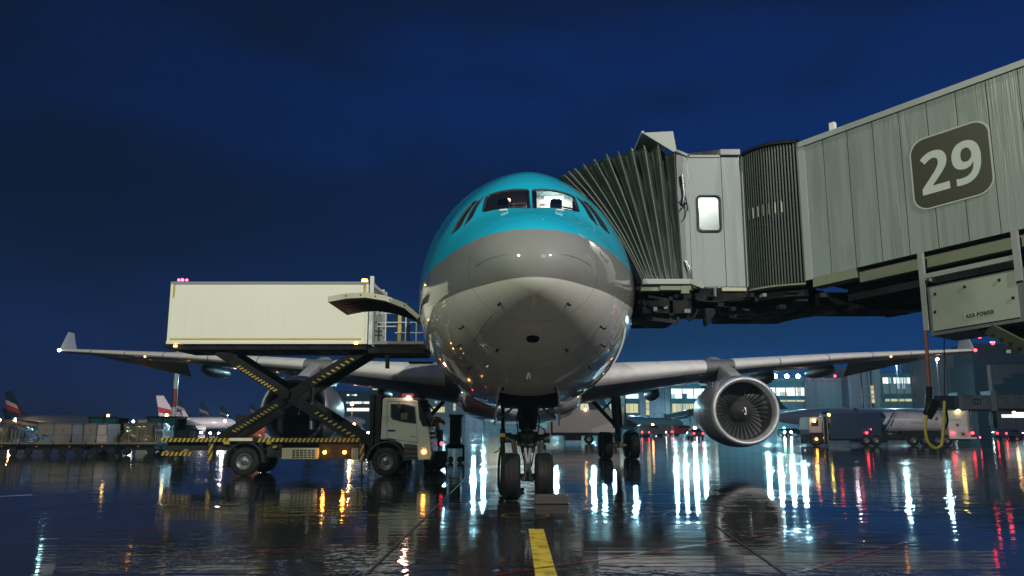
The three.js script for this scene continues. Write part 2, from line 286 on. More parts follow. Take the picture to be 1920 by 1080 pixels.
const jet = thing('airliner', 'large turquoise, silver and white twin-engine airliner facing the camera nose-on', 'airplane', [X0, 0, -D0 - 30]);
{ // ---- forward hull, with openings for the cockpit windows
  const panes = { f: [[2.56, .027], [2.835, .47], [2.16, .558], [1.608, .03]], s: [[2.9, .506], [2.85, .578], [2.14, .835], [2.213, .714]], r: [[2.9, .588], [3.01, .655], [2.45, 1.0], [2.28, .885]] };
  const list = []; for (const k of 'fsr') for (const m of [1, -1]) list.push([k, m, panes[k].map(([s, p]) => [s, p * m])]);
  const bil = (Q, a, b) => [0, 1].map((i) => (Q[0][i] * (1 - a) + Q[1][i] * a) * (1 - b) + (Q[3][i] * (1 - a) + Q[2][i] * a) * b);
  const loop = (Q, grow, n = 7) => {                           // rounded outline of a pane, grown by some metres
    const P4 = Q.map(([s, p]) => skin(s, p)), w = (P4[0].distanceTo(P4[1]) + P4[3].distanceTo(P4[2])) / 2, h = (P4[0].distanceTo(P4[3]) + P4[1].distanceTo(P4[2])) / 2;
    const gx = grow / w, gy = grow / h, rx = Math.min(0.32, (0.07 + grow) / w), ry = Math.min(0.32, (0.07 + grow) / h), out = [];
    const corner = (cx, cy, a0) => { for (let i = 0; i <= n; i++) { const t = a0 + i / n * Math.PI / 2; out.push(bil(Q, cx + rx * Math.cos(t), cy + ry * Math.sin(t))); } };
    const side = (x0, y0, x1, y1) => { for (let i = 1; i < 8; i++) out.push(bil(Q, mix(x0, x1, i / 8), mix(y0, y1, i / 8))); };
    const A = -gx, B = 1 + gx, C = -gy, D = 1 + gy;
    corner(B - rx, D - ry, 0); side(B - rx, D, A + rx, D); corner(A + rx, D - ry, Math.PI / 2); side(A, D - ry, A, C + ry); corner(A + rx, C + ry, Math.PI); side(A + rx, C, B - rx, C); corner(B - rx, C + ry, 1.5 * Math.PI); side(B, C + ry, B, D - ry);
    return out;
  };
  const inPoly = (pl, s, p) => { let k = false; for (let i = 0, j = pl.length - 1; i < pl.length; j = i++) { const [a, b] = pl[i], [c, d] = pl[j]; if ((b > p) !== (d > p) && s < (c - a) * (p - b) / (d - b) + a) k = !k; } return k; };
  const holes = list.map(([, , Q]) => loop(Q, 0.022));
  const rows = []; { let s = 0; while (s < 12) { rows.push(s); s += s < 0.02 ? 0.002 : s < 0.3 ? 0.012 : s < 1.5 ? 0.03 : s < 3.15 ? 0.022 : 0.12; } rows.push(12); }
  const hull = (r0, NP, cut) => {
    const p = [], n = [], uv = [], ix = [], W = NP + 1;
    r0.forEach((s) => { for (let i = 0; i <= NP; i++) { const phi = (i / NP - 0.5) * 2 * Math.PI, q = skin(s, phi), m = s < 1e-6 ? V(0, 0, 1) : hullNormal(s, phi === Math.PI ? -Math.PI : phi); p.push(q.x, q.y, q.z); n.push(m.x, m.y, m.z); uv.push(s / 12, phi / (2 * Math.PI) + 0.5); } });
    for (let j = 0; j < r0.length - 1; j++) for (let i = 0; i < NP; i++) {
      if (cut) { const s = (r0[j] + r0[j + 1]) / 2, ph = ((i + 0.5) / NP - 0.5) * 2 * Math.PI; if (s > 1.5 && s < 3.1 && Math.abs(ph) < 1.1 && holes.some((h) => inPoly(h, s, ph))) continue; }
      const a = j * W + i; ix.push(a, a + 1, a + W + 1, a, a + W + 1, a + W);
    }
    const g = new THREE.BufferGeometry(); g.setAttribute('position', new THREE.Float32BufferAttribute(p, 3)); g.setAttribute('normal', new THREE.Float32BufferAttribute(n, 3)); g.setAttribute('uv', new THREE.Float32BufferAttribute(uv, 2)); g.setIndex(ix); return g;
  };
  const cutAt = 0.78;
  part('radome', hull([...rows.filter((s) => s < cutAt - 0.012), cutAt - 0.003], 220, false), hullPaint, jet, 'silver and white rounded nose cone', true);
  part('fuselage', hull([cutAt + 0.003, ...rows.filter((s) => s > cutAt + 0.012)], 440, true), hullPaint, jet, 'turquoise top, silver band and white belly', true);
    part('radome_seam', grid(90, 1, (a, b) => onSkin(cutAt - 0.02 + 0.04 * b, (a - 0.5) * 2 * Math.PI, -0.006)), P.mid, jet);
  // rear hull, fairing and tail
  const rearS = [12, 20, 30, 40, 44, 48, 52, 56, 60, 62.5, 63.7], rw = pchip(rearS, [2.82, 2.82, 2.82, 2.82, 2.82, 2.66, 2.25, 1.65, .95, .5, .2]), rt = pchip(rearS, [2.82, 2.82, 2.82, 2.82, 2.82, 2.82, 2.8, 2.7, 2.5, 2.35, 2.2]), rb = pchip(rearS, [-2.82, -2.82, -2.82, -2.82, -2.8, -2.3, -1.45, -.45, .75, 1.45, 1.95]);
  const rear = grid(72, 60, (a, b) => { const s = mix(12, 63.7, b), ph = (a - 0.5) * 2 * Math.PI, t = rt(s), o = rb(s); return V(X0 + rw(s) * Math.sin(ph), YA + (t + o) / 2 + (t - o) / 2 * Math.cos(ph), -D0 - s); });
  part('rear_fuselage', rear, bellyPaint, jet);
  const fw = pchip([18.5, 20, 22, 26, 32, 36, 39, 41], [0.4, 1.8, 2.55, 2.95, 3.0, 2.75, 1.9, 0.4]), fb = pchip([18.5, 20, 22, 26, 32, 36, 39, 41], [2.25, 2.05, 1.88, 1.78, 1.78, 1.85, 2.05, 2.3]);
  part('belly_fairing', grid(48, 40, (a, b) => { const s = mix(18.5, 41, b), ph = (a - 0.5) * 2 * Math.PI, w = fw(s), o = fb(s), sn = Math.sin(ph), cs = Math.cos(ph); return V(X0 + w * Math.sign(sn) * Math.pow(Math.abs(sn), 0.75), 3.3 + (3.3 - o) * Math.sign(cs) * Math.pow(Math.abs(cs), 0.75), -D0 - s); }), bellyPaint, jet);
  const foil = (c, t, n = 14) => { const o = []; for (let i = 0; i <= n; i++) { const x = Math.pow(1 - i / n, 1.6); o.push([x, 1]); } for (let i = 1; i <= n; i++) { const x = Math.pow(i / n, 1.6); o.push([x, -1]); } return o.map(([x, k]) => { const th = 5 * t * (0.2969 * Math.sqrt(x) - 0.126 * x - 0.3516 * x * x + 0.2843 * x * x * x - 0.1036 * x * x * x * x) * (k > 0 ? 1.05 : 0.95); return [x * c, k * th * c]; }); };
  const loft = (secs, map, sub = 8) => { const n = secs.length - 1, m = secs[0].length - 1; return grid(m, n * sub, (a, b) => { const f = b * n, i = Math.min(n - 1, Math.floor(f)), t = f - i, k = Math.round(a * m), p = secs[i][k], q = secs[i + 1][k]; return map(V(mix(p.x, q.x, t), mix(p.y, q.y, t), mix(p.z, q.z, t))); }); };
  part('tail_fin', loft([[3.0, 7.6, 51.5, 8.6], [3.0, 16.8, 59.5, 3.2]].map(([, y, s, c]) => foil(c, 0.1).map(([x, k]) => V(X0 + k, y, -D0 - s - x)))  , (p) => p, 6), turqPaint, jet);
  for (const m of [1, -1]) part('tailplane', loft([[0.6, 5.6, 55.5, 5.6], [9.7, 6.6, 61, 2.2]].map(([l, y, s, c]) => foil(c, 0.1).map(([x, k]) => V(X0 + m * l, y + k, -D0 - s - x))), (p) => p, 6), wingPaint, jet);
  // ---- cockpit
  const ck = 2.55;
  part('cockpit_bulkhead', [grid(48, 1, (a, b) => { const p = skin(3.72, (a - 0.5) * 2 * Math.PI, 0); return b ? p : V(X0, YA + 0.3, p.z); }).scale(1, 1, 1), span(X0 - 1.0, X0 + 1.0, YA - 0.5, YA - 0.45, -D0 - 3.7, -D0 - 2.2)], M('cockpit dark trim', [0.06, 0.045, 0.042], 0.7), jet);
  part('cockpit_wall', [span(X0 + 0.14, X0 + 0.86, YA + 0.3, YA + 1.42, -D0 - 3.6, -D0 - 3.56, 0.01)], M('cockpit pale panel', [0.7, 0.66, 0.6], 0.6), jet);
  part('glareshield', [box(1.66, 0.14, 0.4, X0, YA + 0.26, -D0 - 2.05, 0, 0.25, 0, 0.05), box(0.5, 0.1, 0.12, X0 - 0.62, YA + 0.42, -D0 - 2.12, 0.2, 0, 0, 0.02)], M('glareshield', [0.05, 0.042, 0.04], 0.8), jet);
  for (const m of [1, -1]) part('pilot_seat', [box(0.46, 0.8, 0.14, X0 + m * 0.5, YA + 0.42, -D0 - 3.1, 0, 0.1, 0, 0.06), box(0.23, 0.24, 0.12, X0 + m * 0.5, YA + 0.95, -D0 - 3.06, 0, 0.1, 0, 0.058)], M('seat fabric', [0.035, 0.028, 0.03], 0.9), jet);
  part('overhead_panel', box(0.5, 0.06, 0.6, X0, YA + 1.34, -D0 - 3.25, 0, 0.3, 0, 0.02), P.dark, jet);
  part('flight_bag', box(0.3, 0.22, 0.12, X0 - 0.2, YA + 0.83, -D0 - 2.9, 0.3, 0, 0.1, 0.05), M('tan leather', [0.28, 0.14, 0.09], 0.6), jet);
  part('cockpit_lamp', span(X0 + 0.3, X0 + 0.66, YA + 1.16, YA + 1.2, -D0 - 3.45, -D0 - 3.35, 0.01), M('cockpit lamp glow', [0.9, 0.9, 0.85], 0.4, { emit: [1, 0.93, 0.8], power: 6 }), jet);
  part('reading_lamp', ball(V(X0 - 0.4, YA + 1.04, -D0 - 3.05), 0.035, 8), M('warm lamp glow', [0.9, 0.6, 0.4], 0.4, { emit: [1, 0.55, 0.3], power: 7 }), jet);
  const pane = P.glass;
  for (const [k, m, Q] of list) {
    const inner = loop(Q, 0), outer = loop(Q, k === 'f' ? 0.03 : 0.014), n = inner.length;
    const rim = grid(n, 3, (a, b) => { const i = Math.round(a * n) % n, [s0, p0] = inner[i], [s1, p1] = outer[i]; return b < 0.1 ? onSkin(s0, p0, -0.03) : b < 0.5 ? onSkin(s0, p0, 0.006) : b < 0.8 ? onSkin(s1, p1, 0.006) : onSkin(s1, p1, -0.02); });
    const w = part(k === 'f' ? 'windscreen' : 'side_window', rim, P.rubber, jet, k === 'f' ? (m > 0 ? 'windscreen with a bright lit cockpit behind it' : 'dim windscreen with a faint warm lamp behind it') : undefined);
    const c = inner.reduce((s, [a, b]) => s.add(skin(a, b)), V(0, 0, 0)).multiplyScalar(1 / n), nn = hullNormal(...bil(Q, 0.5, 0.5));
    c.addScaledVector(nn, -0.012);
    part('pane', grid(n, 1, (a, b) => { const i = Math.round(a * n) % n; return b < 0.5 ? onSkin(...inner[i], -0.014) : c.clone(); }), k === 'f' ? pane : P.darkGlass, w);
  }
  for (const m of [1, -1]) {                                     // wipers and their feet, probes, small vents
    part('wiper', [tube([onSkin(1.93, m * 0.33, 0.03), onSkin(1.85, m * 0.26, 0.045), onSkin(1.72, m * 0.1, 0.045)], 0.011, 10, 5), tube([onSkin(2.16, m * 0.545, 0.03), onSkin(1.9, m * 0.3, 0.04)], 0.014, 10, 5)], P.black, jet);
    part('wiper_foot', box(0.15, 0.035, 0.05, ...onSkin(1.68, m * 0.34, 0.02).toArray(), m * 0.35, -0.6, 0, 0.012), P.white, jet);
    for (const [s, p, L] of [[0.55, 2.5, 0.11], [1.84, 2.26, 0.17], [2.7, 2.35, 0.14], [3.6, 2.55, 0.12], [1.9, 2.75, 0.1], [4.4, 2.9, 0.12]]) {
      const a = onSkin(s, m * p, -0.01), b = onSkin(s, m * p, L * 0.5), c = b.clone().add(V(m * 0.02, 0, L * 0.9));
      part('air_probe', [rod(a, b, 0.022, 0.016, 8), rod(b, c, 0.016, 0.008, 8)], P.dark, jet);
    }
  }
  const strip = (s0, p0, s1, p1, w, name) => part(name, grid(20, 1, (a, b) => onSkin(Math.pow(mix(Math.sqrt(s0), Math.sqrt(s1), a), 2), mix(p0, p1, a) + (b - 0.5) * w, 0.004)), P.dark, jet);
  for (const m of [1, -1]) strip(0.59, m * 1.545, 0.125, m * 1.17, 0.008, 'lightning_strip');
  strip(0.85, -2.5, 2.1, -2.46, 0.006, 'hatch_seam'); strip(5.2, 2.7, 6.2, 2.7, 0.006, 'hatch_seam'); 
  part('drain_mast', lathe([[0, 0.03], [0.1, 0.03], [0.11, 0], [0.1, -0.02]], 20).applyMatrix4(new THREE.Matrix4().makeRotationFromQuaternion(new THREE.Quaternion().setFromUnitVectors(V(0, 1, 0), hullNormal(1.27, Math.PI))).setPosition(onSkin(1.27, Math.PI, 0))), P.black, jet);
  for (const [s, p, sz] of [[1.7, 2.33, 1], [2.55, 2.2, 1.3]]) { // stencilled frames low on the port side
    part('stencil_frame', grid(20, 1, (a, b) => { const t = a * 2 * Math.PI, sq = (x) => Math.sign(x) * Math.min(1, Math.abs(x) * 1.4), w = b ? 0.16 : 0.11; return onSkin(s + 2.6 + sq(Math.cos(t)) * w * sz * 1.2, p - 0.42 + sq(Math.sin(t)) * w * 0.5 * sz, 0.004); }), M('navy stencil', [0.02, 0.05, 0.14], 0.4), jet);
  }
  // open hold door, hinged at its top edge
  {
    const arc = (t) => { const q = [[-2.9, 4.58], [-3.35, 4.95], [-3.9, 5.16], [-4.45, 5.25], [-5.0, 5.22], [-5.5, 5.12]], f = t * 5, i = Math.min(4, Math.floor(f)), k = f - i; return V(X0 + mix(q[i][0], q[i + 1][0], k), mix(q[i][1], q[i + 1][1], k), 0); };
    const sheet = (lift, z0, z1) => grid(30, 8, (a, b) => { const p = arc(a), n = arc(Math.min(1, a + 0.02)).sub(arc(Math.max(0, a - 0.02))).normalize(); p.x += -n.y * -lift; p.y += lift * Math.abs(n.x); p.z = mix(z0, z1, b); return p; });
    const zF = -D0 - 10.45, zB = -D0 - 13.1;
    const door = part('cargo_door', [sheet(0.1, zF, zB), grid(30, 1, (a, b) => { const p = arc(a); p.y += b ? 0.1 : -0.05; p.z = zF; return p; }), grid(30, 1, (a, b) => { const p = arc(a); p.y += b ? 0.1 : -0.05; p.z = zB; return p; }), grid(1, 8, (a, b) => { const p = arc(1); p.y += a ? 0.1 : -0.05; p.z = mix(zF, zB, b); return p; })], M('hold door skin', [0.42, 0.4, 0.31], 0.4, { map: T.grime, coat: 0.4 }), jet, 'curved hold door raised above its hinge');
    part('inner_panel', sheet(-0.05, zF - 0.01, zB), M('hold door lining', [0.1, 0.06, 0.045], 0.55, { map: T.grime }), door);
    for (let i = 1; i < 6; i++) part('rib', grid(30, 1, (a, b) => { const p = arc(a); p.y -= b ? 0.05 : 0.05 + 0.07 * Math.sin(Math.PI * clamp(a * 1.04)); p.z = mix(zF, zB, i / 6); return p; }), P.dark, door);
    part('hinge', [rod(arc(0).setZ(zF), arc(0).setZ(zB), 0.07), beam(arc(0.02).setZ(zF + 0.02), V(X0 - 2.6, 4.4, zF + 0.02), 0.1, 0.16)], P.dark, door);
    for (const t of [0.2, 0.35, 0.5, 0.65, 0.8]) { const p = arc(t); part('latch', ball(V(p.x, p.y + 0.03, zF + 0.005), 0.022, 6), P.dark, door); }
  }
  // ---- wings, slats, engines
  const WS = [[2.2, 21, 3.6, 11.2, .145, 3.5], [2.82, 21.5, 3.66, 11, .145, 3.5], [9.37, 26, 4.45, 7.6, .12, 2.4], [18, 32, 5.42, 5.2, .11, 1], [29.3, 39.5, 6.5, 2.5, .1, 0]];
  const WX = WS.map((w) => w[0]), wf = [1, 2, 3, 4, 5].map((k) => (l) => { let i = 0; while (i < WX.length - 2 && l > WX[i + 1]) i++; const t = (l - WX[i]) / (WX[i + 1] - WX[i]); return mix(WS[i][k], WS[i + 1][k], t); });
  const wingPt = (m, l, x, k, lift = 0) => { const s = wf[0](l), y = wf[1](l), c = wf[2](l), t = wf[3](l), tw = wf[4](l) * Math.PI / 180, th = 5 * t * (0.2969 * Math.sqrt(x) - 0.126 * x - 0.3516 * x * x + 0.2843 * x * x * x - 0.1036 * x * x * x * x); const yy = (k * th * (k > 0 ? 1.1 : 0.9)) * c + k * lift; return V(X0 + m * l, y + yy * Math.cos(tw) - x * c * Math.sin(tw), -D0 - s - x * c * Math.cos(tw)); };
  for (const m of [1, -1]) {
    const ring = []; for (let i = 0; i <= 16; i++) ring.push([Math.pow(1 - i / 16, 1.7), 1]); for (let i = 1; i <= 16; i++) ring.push([Math.pow(i / 16, 1.7), -1]);
    const w = part('wing', grid(32, 60, (a, b) => { const [x, k] = ring[Math.round(a * 32)]; return wingPt(m, mix(2.2, 29.3, b), x, k); }), underPaint, jet);
    const cuts = [3.1, 8.75, 13.2, 16.6, 20, 23.2, 26.3, 29.1];  // slats between the fuselage and the tip, with a gap at the pylon
    for (let i = 0; i < 7; i++) {
      const a0 = cuts[i] + (i === 1 ? 1.6 : 0.03), a1 = cuts[i + 1] - 0.03, nn = 10, sr = []; for (let j = 0; j <= nn; j++) sr.push([0.15 * Math.pow(1 - j / nn, 1.6), 1]); for (let j = 1; j <= nn; j++) sr.push([0.035 * Math.pow(j / nn, 1.6), -1]);
      part('slat', grid(20, 10, (a, b) => { const [x, k] = sr[Math.round(a * 20)]; return wingPt(m, mix(a0, a1, b), x, k, 0.014).add(V(0, 0, 0.018)); }), slatMetal, w);
    }
    const tip = 29.3, base = (x, k) => wingPt(m, tip, x, k);
    const wl = part('winglet', grid(32, 10, (a, b) => { const [x, k] = ring[Math.round(a * 32)], c = wf[2](tip), t = Math.pow(b, 0.8), cc = mix(c * 0.95, 0.75, t), th = 0.1 * cc * 0.5 * Math.sqrt(x) * (1 - x) * k; return V(X0 + m * (tip + 0.02 + 0.42 * Math.pow(b, 0.75) + th * 1), 6.5 + 1.36 * b - x * 0.02, -D0 - 39.55 - 1.5 * b - x * cc); }), M('winglet paint', [0.6, 0.61, 0.64], 0.35, { coat: 0.5 }), jet);
    part('navigation_light', ball(V(X0 + m * (tip + 0.06), 6.5, -D0 - 39.5), 0.1, 10), m > 0 ? P.red : P.cyanLamp, wl, m > 0 ? 'red light at the wing tip' : 'green-white light at the wing tip');
    for (const l of [7.1, 13.9, 18]) {
      const q = wingPt(m, l, 0.72, -1), r = l < 8 ? 0.34 : 0.4, L = l < 8 ? 4 : 4.6, g = new THREE.SphereGeometry(1, 20, 14); g.scale(r * 0.75, r, L / 2);
      const f = part('flap_fairing', g.translate(q.x, q.y - r * 0.7, q.z - 0.5), underPaint, w);
    }
    const strobe = wingPt(m, 21.5, 0.02, -1); part('wing_lamp', ball(strobe.add(V(0, -0.02, 0)), 0.05, 8), P.amber, w);
    part('drooped_aileron', [0, 1].map((k) => grid(12, 2, (a, b) => { const l = mix(20, 27.8, a), q = wingPt(m, l, 0.72 + 0.2 * b, -1); q.y -= b * mix(0.85, 0.08, a) - 0.02; q.z += k * 0.08; return q; })), underPaint, w);
    // engine
    const ec = V(X0 + m * 9.66, 2.32, -34.5), put = (g) => g.translate(ec.x, ec.y, ec.z);
    const outP = [[1.44, -0.07], [1.475, -0.22], [1.53, -0.6], [1.575, -1.3], [1.56, -2.2], [1.44, -3.3], [1.26, -4.4], [1.2, -4.5], [1.0, -4.45]];
    const curve = (pr, n) => { const c = new THREE.CatmullRomCurve3(pr.map(([r, a]) => V(r, a, 0))); return c.getPoints(n).map((p) => [p.x, p.y]); };
    const nac = part('engine_nacelle', put(lathe(curve(outP, 40), 96, 'z')), nacellePaint, jet);
    part('inlet_lip', put(lathe(curve([[1.475, -0.2], [1.452, -0.1], [1.405, -0.02], [1.345, 0], [1.285, -0.06], [1.245, -0.18], [1.225, -0.42]], 30), 96, 'z')), lipMetal, nac);
    part('inlet_duct', put(lathe([[1.225, -0.42], [1.225, -0.6], [1.225, -1.0], [1.235, -1.5], [0.2, -1.55]], 96, 'z')), innerPaint, nac);
    const spin = [[0, -0.42], [0.06, -0.44], [0.16, -0.55], [0.28, -0.72], [0.38, -0.9], [0.43, -1.06], [0.43, -1.3]];
    part('spinner', put(lathe(curve(spin, 24), 40, 'z')), M('spinner paint', [0.05, 0.05, 0.055], 0.3, { coat: 0.5 }), nac);
    part('spinner_mark', put(grid(8, 1, (a, b) => { const r = mix(0.1, 0.24, a), z = mix(-0.47, -0.655, a) + 0.012, t = (m > 0 ? 0.2 : 2.4) + (b - 0.5) * 0.5; return V(0.09 + (b - 0.5) * 0.09, mix(0.14, -0.16, a), -0.5 - 0.3 * Math.abs(mix(0.14, -0.16, a)) - 0.0 + 0.015); })), M('white spinner mark', [0.8, 0.8, 0.8], 0.4), nac);
    const bl = (() => { const n = 7, lens = []; for (let i = 0; i < 8; i++) { const t = i / 8 * 2 * Math.PI; lens.push([Math.cos(t), Math.sin(t)]); } lens.push(lens[0]); return grid(8, n, (a, b) => { const [cx, cy] = lens[Math.round(a * 8)], r = mix(0.4, 1.215, b), ch = mix(0.13, 0.2, b), tk = 0.012, tw = mix(0.55, 1.15, b), x = cx * ch, z = cy * tk - 0.12 * (b - 0.5) * (b - 0.5) * 0; return V(x * Math.cos(Math.PI / 2 - tw) * 0 + x * Math.sin(tw) - z * Math.cos(tw) + 0.06 * b, r, x * Math.cos(tw) + z * Math.sin(tw) - 1.12); }); })();
    for (let i = 0; i < 34; i++) { const b = new THREE.Mesh(bl, fanMetal); b.name = 'fan_blade'; b.castShadow = b.receiveShadow = true; const o = origin.get(jet); b.position.set(ec.x - o.x, ec.y - o.y, ec.z - o.z); b.rotation.z = i / 34 * 2 * Math.PI; nac.add(b); }
    part('core_nozzle', put(lathe([[0.95, -4.2], [0.9, -5.2], [0.62, -6.2], [0.5, -6.15], [0.3, -6.8], [0.02, -7.3]], 40, 'z')), P.dark, jet);
    part('engine_strake', beam(V(ec.x - m * 1.15, ec.y + 1.12, ec.z - 1.0), V(ec.x - m * 1.1, ec.y + 1.2, ec.z - 2.2), 0.03, 0.3), nacellePaint, nac);
    const pl = [[0, 1.5], [0.6, 1.75], [3.0, 2.5], [4.2, 2.75], [6.0, 2.6], [7.5, 2.1], [6.0, 1.3], [3.4, 1.2]];   // pylon side view: metres behind the lip, height over the axis
    const pg = prism(pl.map(([a, y]) => [-a, y]), 0.52, 0.1).rotateY(Math.PI / 2).scale(1, 1, -1); pg.translate(ec.x - 0.26 + 0.52, ec.y, ec.z - 1.1);
    { const ix = pg.index; if (!ix) { const p = pg.attributes; for (const k of Object.keys(p)) { const a = p[k].array, n = p[k].itemSize; for (let i = 0; i < p[k].count; i += 3) for (let c = 0; c < n; c++) { const t = a[(i + 1) * n + c]; a[(i + 1) * n + c] = a[(i + 2) * n + c]; a[(i + 2) * n + c] = t; } } } pg.computeVertexNormals(); }
    part('engine_pylon', pg, wingPaint, jet);
  }
  // ---- landing gear
  const tyreG = (R, w) => { const h = w / 2, pr = [[R * 0.55, -h * 0.86], [R * 0.78, -h], [R * 0.92, -h * 0.9], [R * 0.975, -h * 0.66]]; for (let i = -2; i <= 2; i++) { const c = i * h * 0.26; pr.push([R, c - h * 0.09], [R, c + h * 0.05], [R - 0.012, c + h * 0.065], [R - 0.012, c + h * 0.13]); } pr.push([R * 0.975, h * 0.66], [R * 0.92, h * 0.9], [R * 0.78, h], [R * 0.55, h * 0.86]); return lathe(pr, 56, 'x'); };
  const rimG = (R, w) => lathe([[0, -w * 0.3], [R * 0.2, -w * 0.32], [R * 0.3, -w * 0.2], [R * 0.5, -w * 0.22], [R * 0.56, -w * 0.42], [R * 0.56, w * 0.42], [R * 0.5, w * 0.22], [R * 0.3, w * 0.2], [R * 0.2, w * 0.32], [0, w * 0.3]], 40, 'x');
  const gear = (x, y, z, R, w) => { const t = part('wheel', tyreG(R, w).translate(x, y, z), P.tyre, jet); part('rim', rimG(R, w).translate(x, y, z), P.rim, t); };
  const nx = X0 + 0.01, nz = -D0 - 6.67;
  for (const m of [1, -1]) gear(nx + m * 0.362, 0.525, nz, 0.525, 0.4);
  const ng = part('nose_gear', [rod(V(nx, 0.45, nz), V(nx, 1.15, nz), 0.085), rod(V(nx, 1.05, nz), V(nx, 2.6, nz), 0.15), rod(V(nx - 0.3, 0.525, nz), V(nx + 0.3, 0.525, nz), 0.07), box(0.3, 0.16, 0.24, nx, 0.5, nz, 0, 0, 0, 0.04)], P.gearGrey, jet);
  part('steering_collar', [lathe([[0.2, -0.16], [0.24, -0.14], [0.24, -0.02], [0.2, 0], [0.26, 0.03], [0.26, 0.14], [0.2, 0.17]], 28).translate(nx, 1.35, nz), rod(V(nx - 0.42, 1.38, nz + 0.05), V(nx + 0.42, 1.38, nz + 0.05), 0.075), rod(V(nx - 0.5, 1.38, nz + 0.05), V(nx - 0.36, 1.38, nz + 0.05), 0.11), rod(V(nx + 0.36, 1.38, nz + 0.05), V(nx + 0.5, 1.38, nz + 0.05), 0.11), box(0.12, 0.34, 0.14, nx - 0.3, 1.18, nz + 0.1, 0, 0, 0.15, 0.03), box(0.1, 0.26, 0.12, nx + 0.29, 1.2, nz + 0.1, 0, 0, -0.15, 0.03)], P.gearGrey, ng);
  part('torque_link', [beam(V(nx - 0.06, 1.15, nz + 0.17), V(nx - 0.02, 0.85, nz + 0.36), 0.05), beam(V(nx + 0.06, 1.15, nz + 0.17), V(nx + 0.02, 0.85, nz + 0.36), 0.05), beam(V(nx - 0.02, 0.85, nz + 0.36), V(nx - 0.07, 0.56, nz + 0.12), 0.05), beam(V(nx + 0.02, 0.85, nz + 0.36), V(nx + 0.07, 0.56, nz + 0.12), 0.05)], P.mid, ng);
  part('drag_brace', [rod(V(nx - 0.14, 1.6, nz + 0.05), V(nx - 0.2, 2.5, nz + 1.3), 0.06), rod(V(nx + 0.14, 1.6, nz + 0.05), V(nx + 0.2, 2.5, nz + 1.3), 0.06), box(0.4, 0.62, 0.3, nx, 1.88, nz, 0, 0, 0, 0.06), rod(V(nx - 0.45, 2.12, nz + 0.3), V(nx + 0.45, 2.12, nz + 0.3), 0.05), beam(V(nx - 0.66, 2.2, nz + 0.1), V(nx + 0.66, 2.2, nz + 0.1), 0.1)], P.dark, ng);
  part('hydraulic_hose', [tube([V(nx - 0.12, 2.3, nz + 0.15), V(nx - 0.24, 1.8, nz + 0.25), V(nx - 0.2, 1.45, nz + 0.22), V(nx - 0.09, 0.9, nz + 0.13)], 0.018, 24, 6), tube([V(nx + 0.12, 2.3, nz + 0.15), V(nx + 0.26, 1.75, nz + 0.22), V(nx + 0.18, 1.3, nz + 0.24), V(nx + 0.08, 0.75, nz + 0.12)], 0.016, 24, 6), tube([V(nx + 0.05, 1.7, nz + 0.18), V(nx + 0.38, 1.55, nz + 0.12), V(nx + 0.33, 1.2, nz + 0.12)], 0.014, 20, 6)], P.black, ng);
  for (const m of [1, -1]) part('taxi_lamp', lathe([[0.01, 0.02], [0.08, 0.03], [0.085, 0], [0.05, -0.06], [0, -0.07]], 16, 'z').translate(nx + m * 0.17, 2.12, nz + 0.42), P.steel, ng);
  part('gear_bay', span(nx - 0.6, nx + 0.6, 2.05, 2.6, nz - 0.7, nz + 1.6), P.black, jet);
  for (const m of [1, -1]) {
    part('gear_door', [prism([[-1.7, 2.62], [0.75, 2.15], [0.75, 1.85], [0.5, 1.6], [-0.1, 1.55], [-1.6, 2.2]], 0.035, 0.008).rotateY(Math.PI / 2).rotateZ(m * 0.16).translate(nx + m * 0.72 + 0.25 * m, 0.12, nz + 0.3)], bellyPaint, jet);
    part('door_rod', rod(V(nx + m * 0.2, 2.15, nz + 0.2), V(nx + m * 0.62, 1.8, nz + 0.25), 0.025), P.mid, jet);
  }
  for (const m of [1, -1]) {
    const gx = X0 + m * 5.34, gz = -43.6;
    for (const a of [1, -1]) for (const b of [0.95, -0.95]) gear(gx + a * 0.7, 0.69, gz + b, 0.69, 0.5);
    const mg = part('main_gear', [rod(V(gx, 0.75, gz), V(gx, 1.9, gz), 0.16), rod(V(gx, 1.6, gz), V(gx - m * 0.1, 3.7, gz), 0.27), beam(V(gx, 0.72, gz + 1.2), V(gx, 0.72, gz - 1.2), 0.26, 0.3, 0.05), rod(V(gx - 0.75, 0.69, gz + 0.95), V(gx + 0.75, 0.69, gz + 0.95), 0.1), rod(V(gx - 0.75, 0.69, gz - 0.95), V(gx + 0.75, 0.69, gz - 0.95), 0.1)], P.gearGrey, jet);
    part('side_brace', [beam(V(gx - m * 0.15, 1.75, gz), V(gx - m * 1.55, 3.25, gz), 0.18, 0.2), beam(V(gx - m * 0.8, 2.55, gz), V(gx - m * 0.1, 3.2, gz), 0.1), beam(V(gx - m * 1.5, 3.2, gz), V(gx - m * 0.7, 3.6, gz), 0.12)], P.dark, mg);
    part('gear_door', span(gx + m * 0.3, gx + m * 0.36, 1.75, 3.75, gz - 0.75, gz + 0.75, 0.02), bellyPaint, mg);
    part('torque_link', [beam(V(gx, 1.5, gz + 0.2), V(gx, 1.2, gz + 0.62), 0.1), beam(V(gx, 1.2, gz + 0.62), V(gx, 0.85, gz + 0.3), 0.1), rod(V(gx - 0.1, 1.3, gz + 0.2), V(gx - 0.12, 0.8, gz + 0.75), 0.03)], P.steel, mg);
  }
}
const lampPt = (name, p, color, I, radius) => { const l = new THREE.PointLight(new THREE.Color().setRGB(...color), I, 0, 2); l.name = name; l.position.copy(p); l.shadow.radius = radius / 0.02; l.castShadow = true; scene.add(l); return l; };
lampPt('cockpit_glow', V(X0 + 0.48, YA + 1.12, -D0 - 3.3), [1, 0.92, 0.8], 1.6, 0.06);
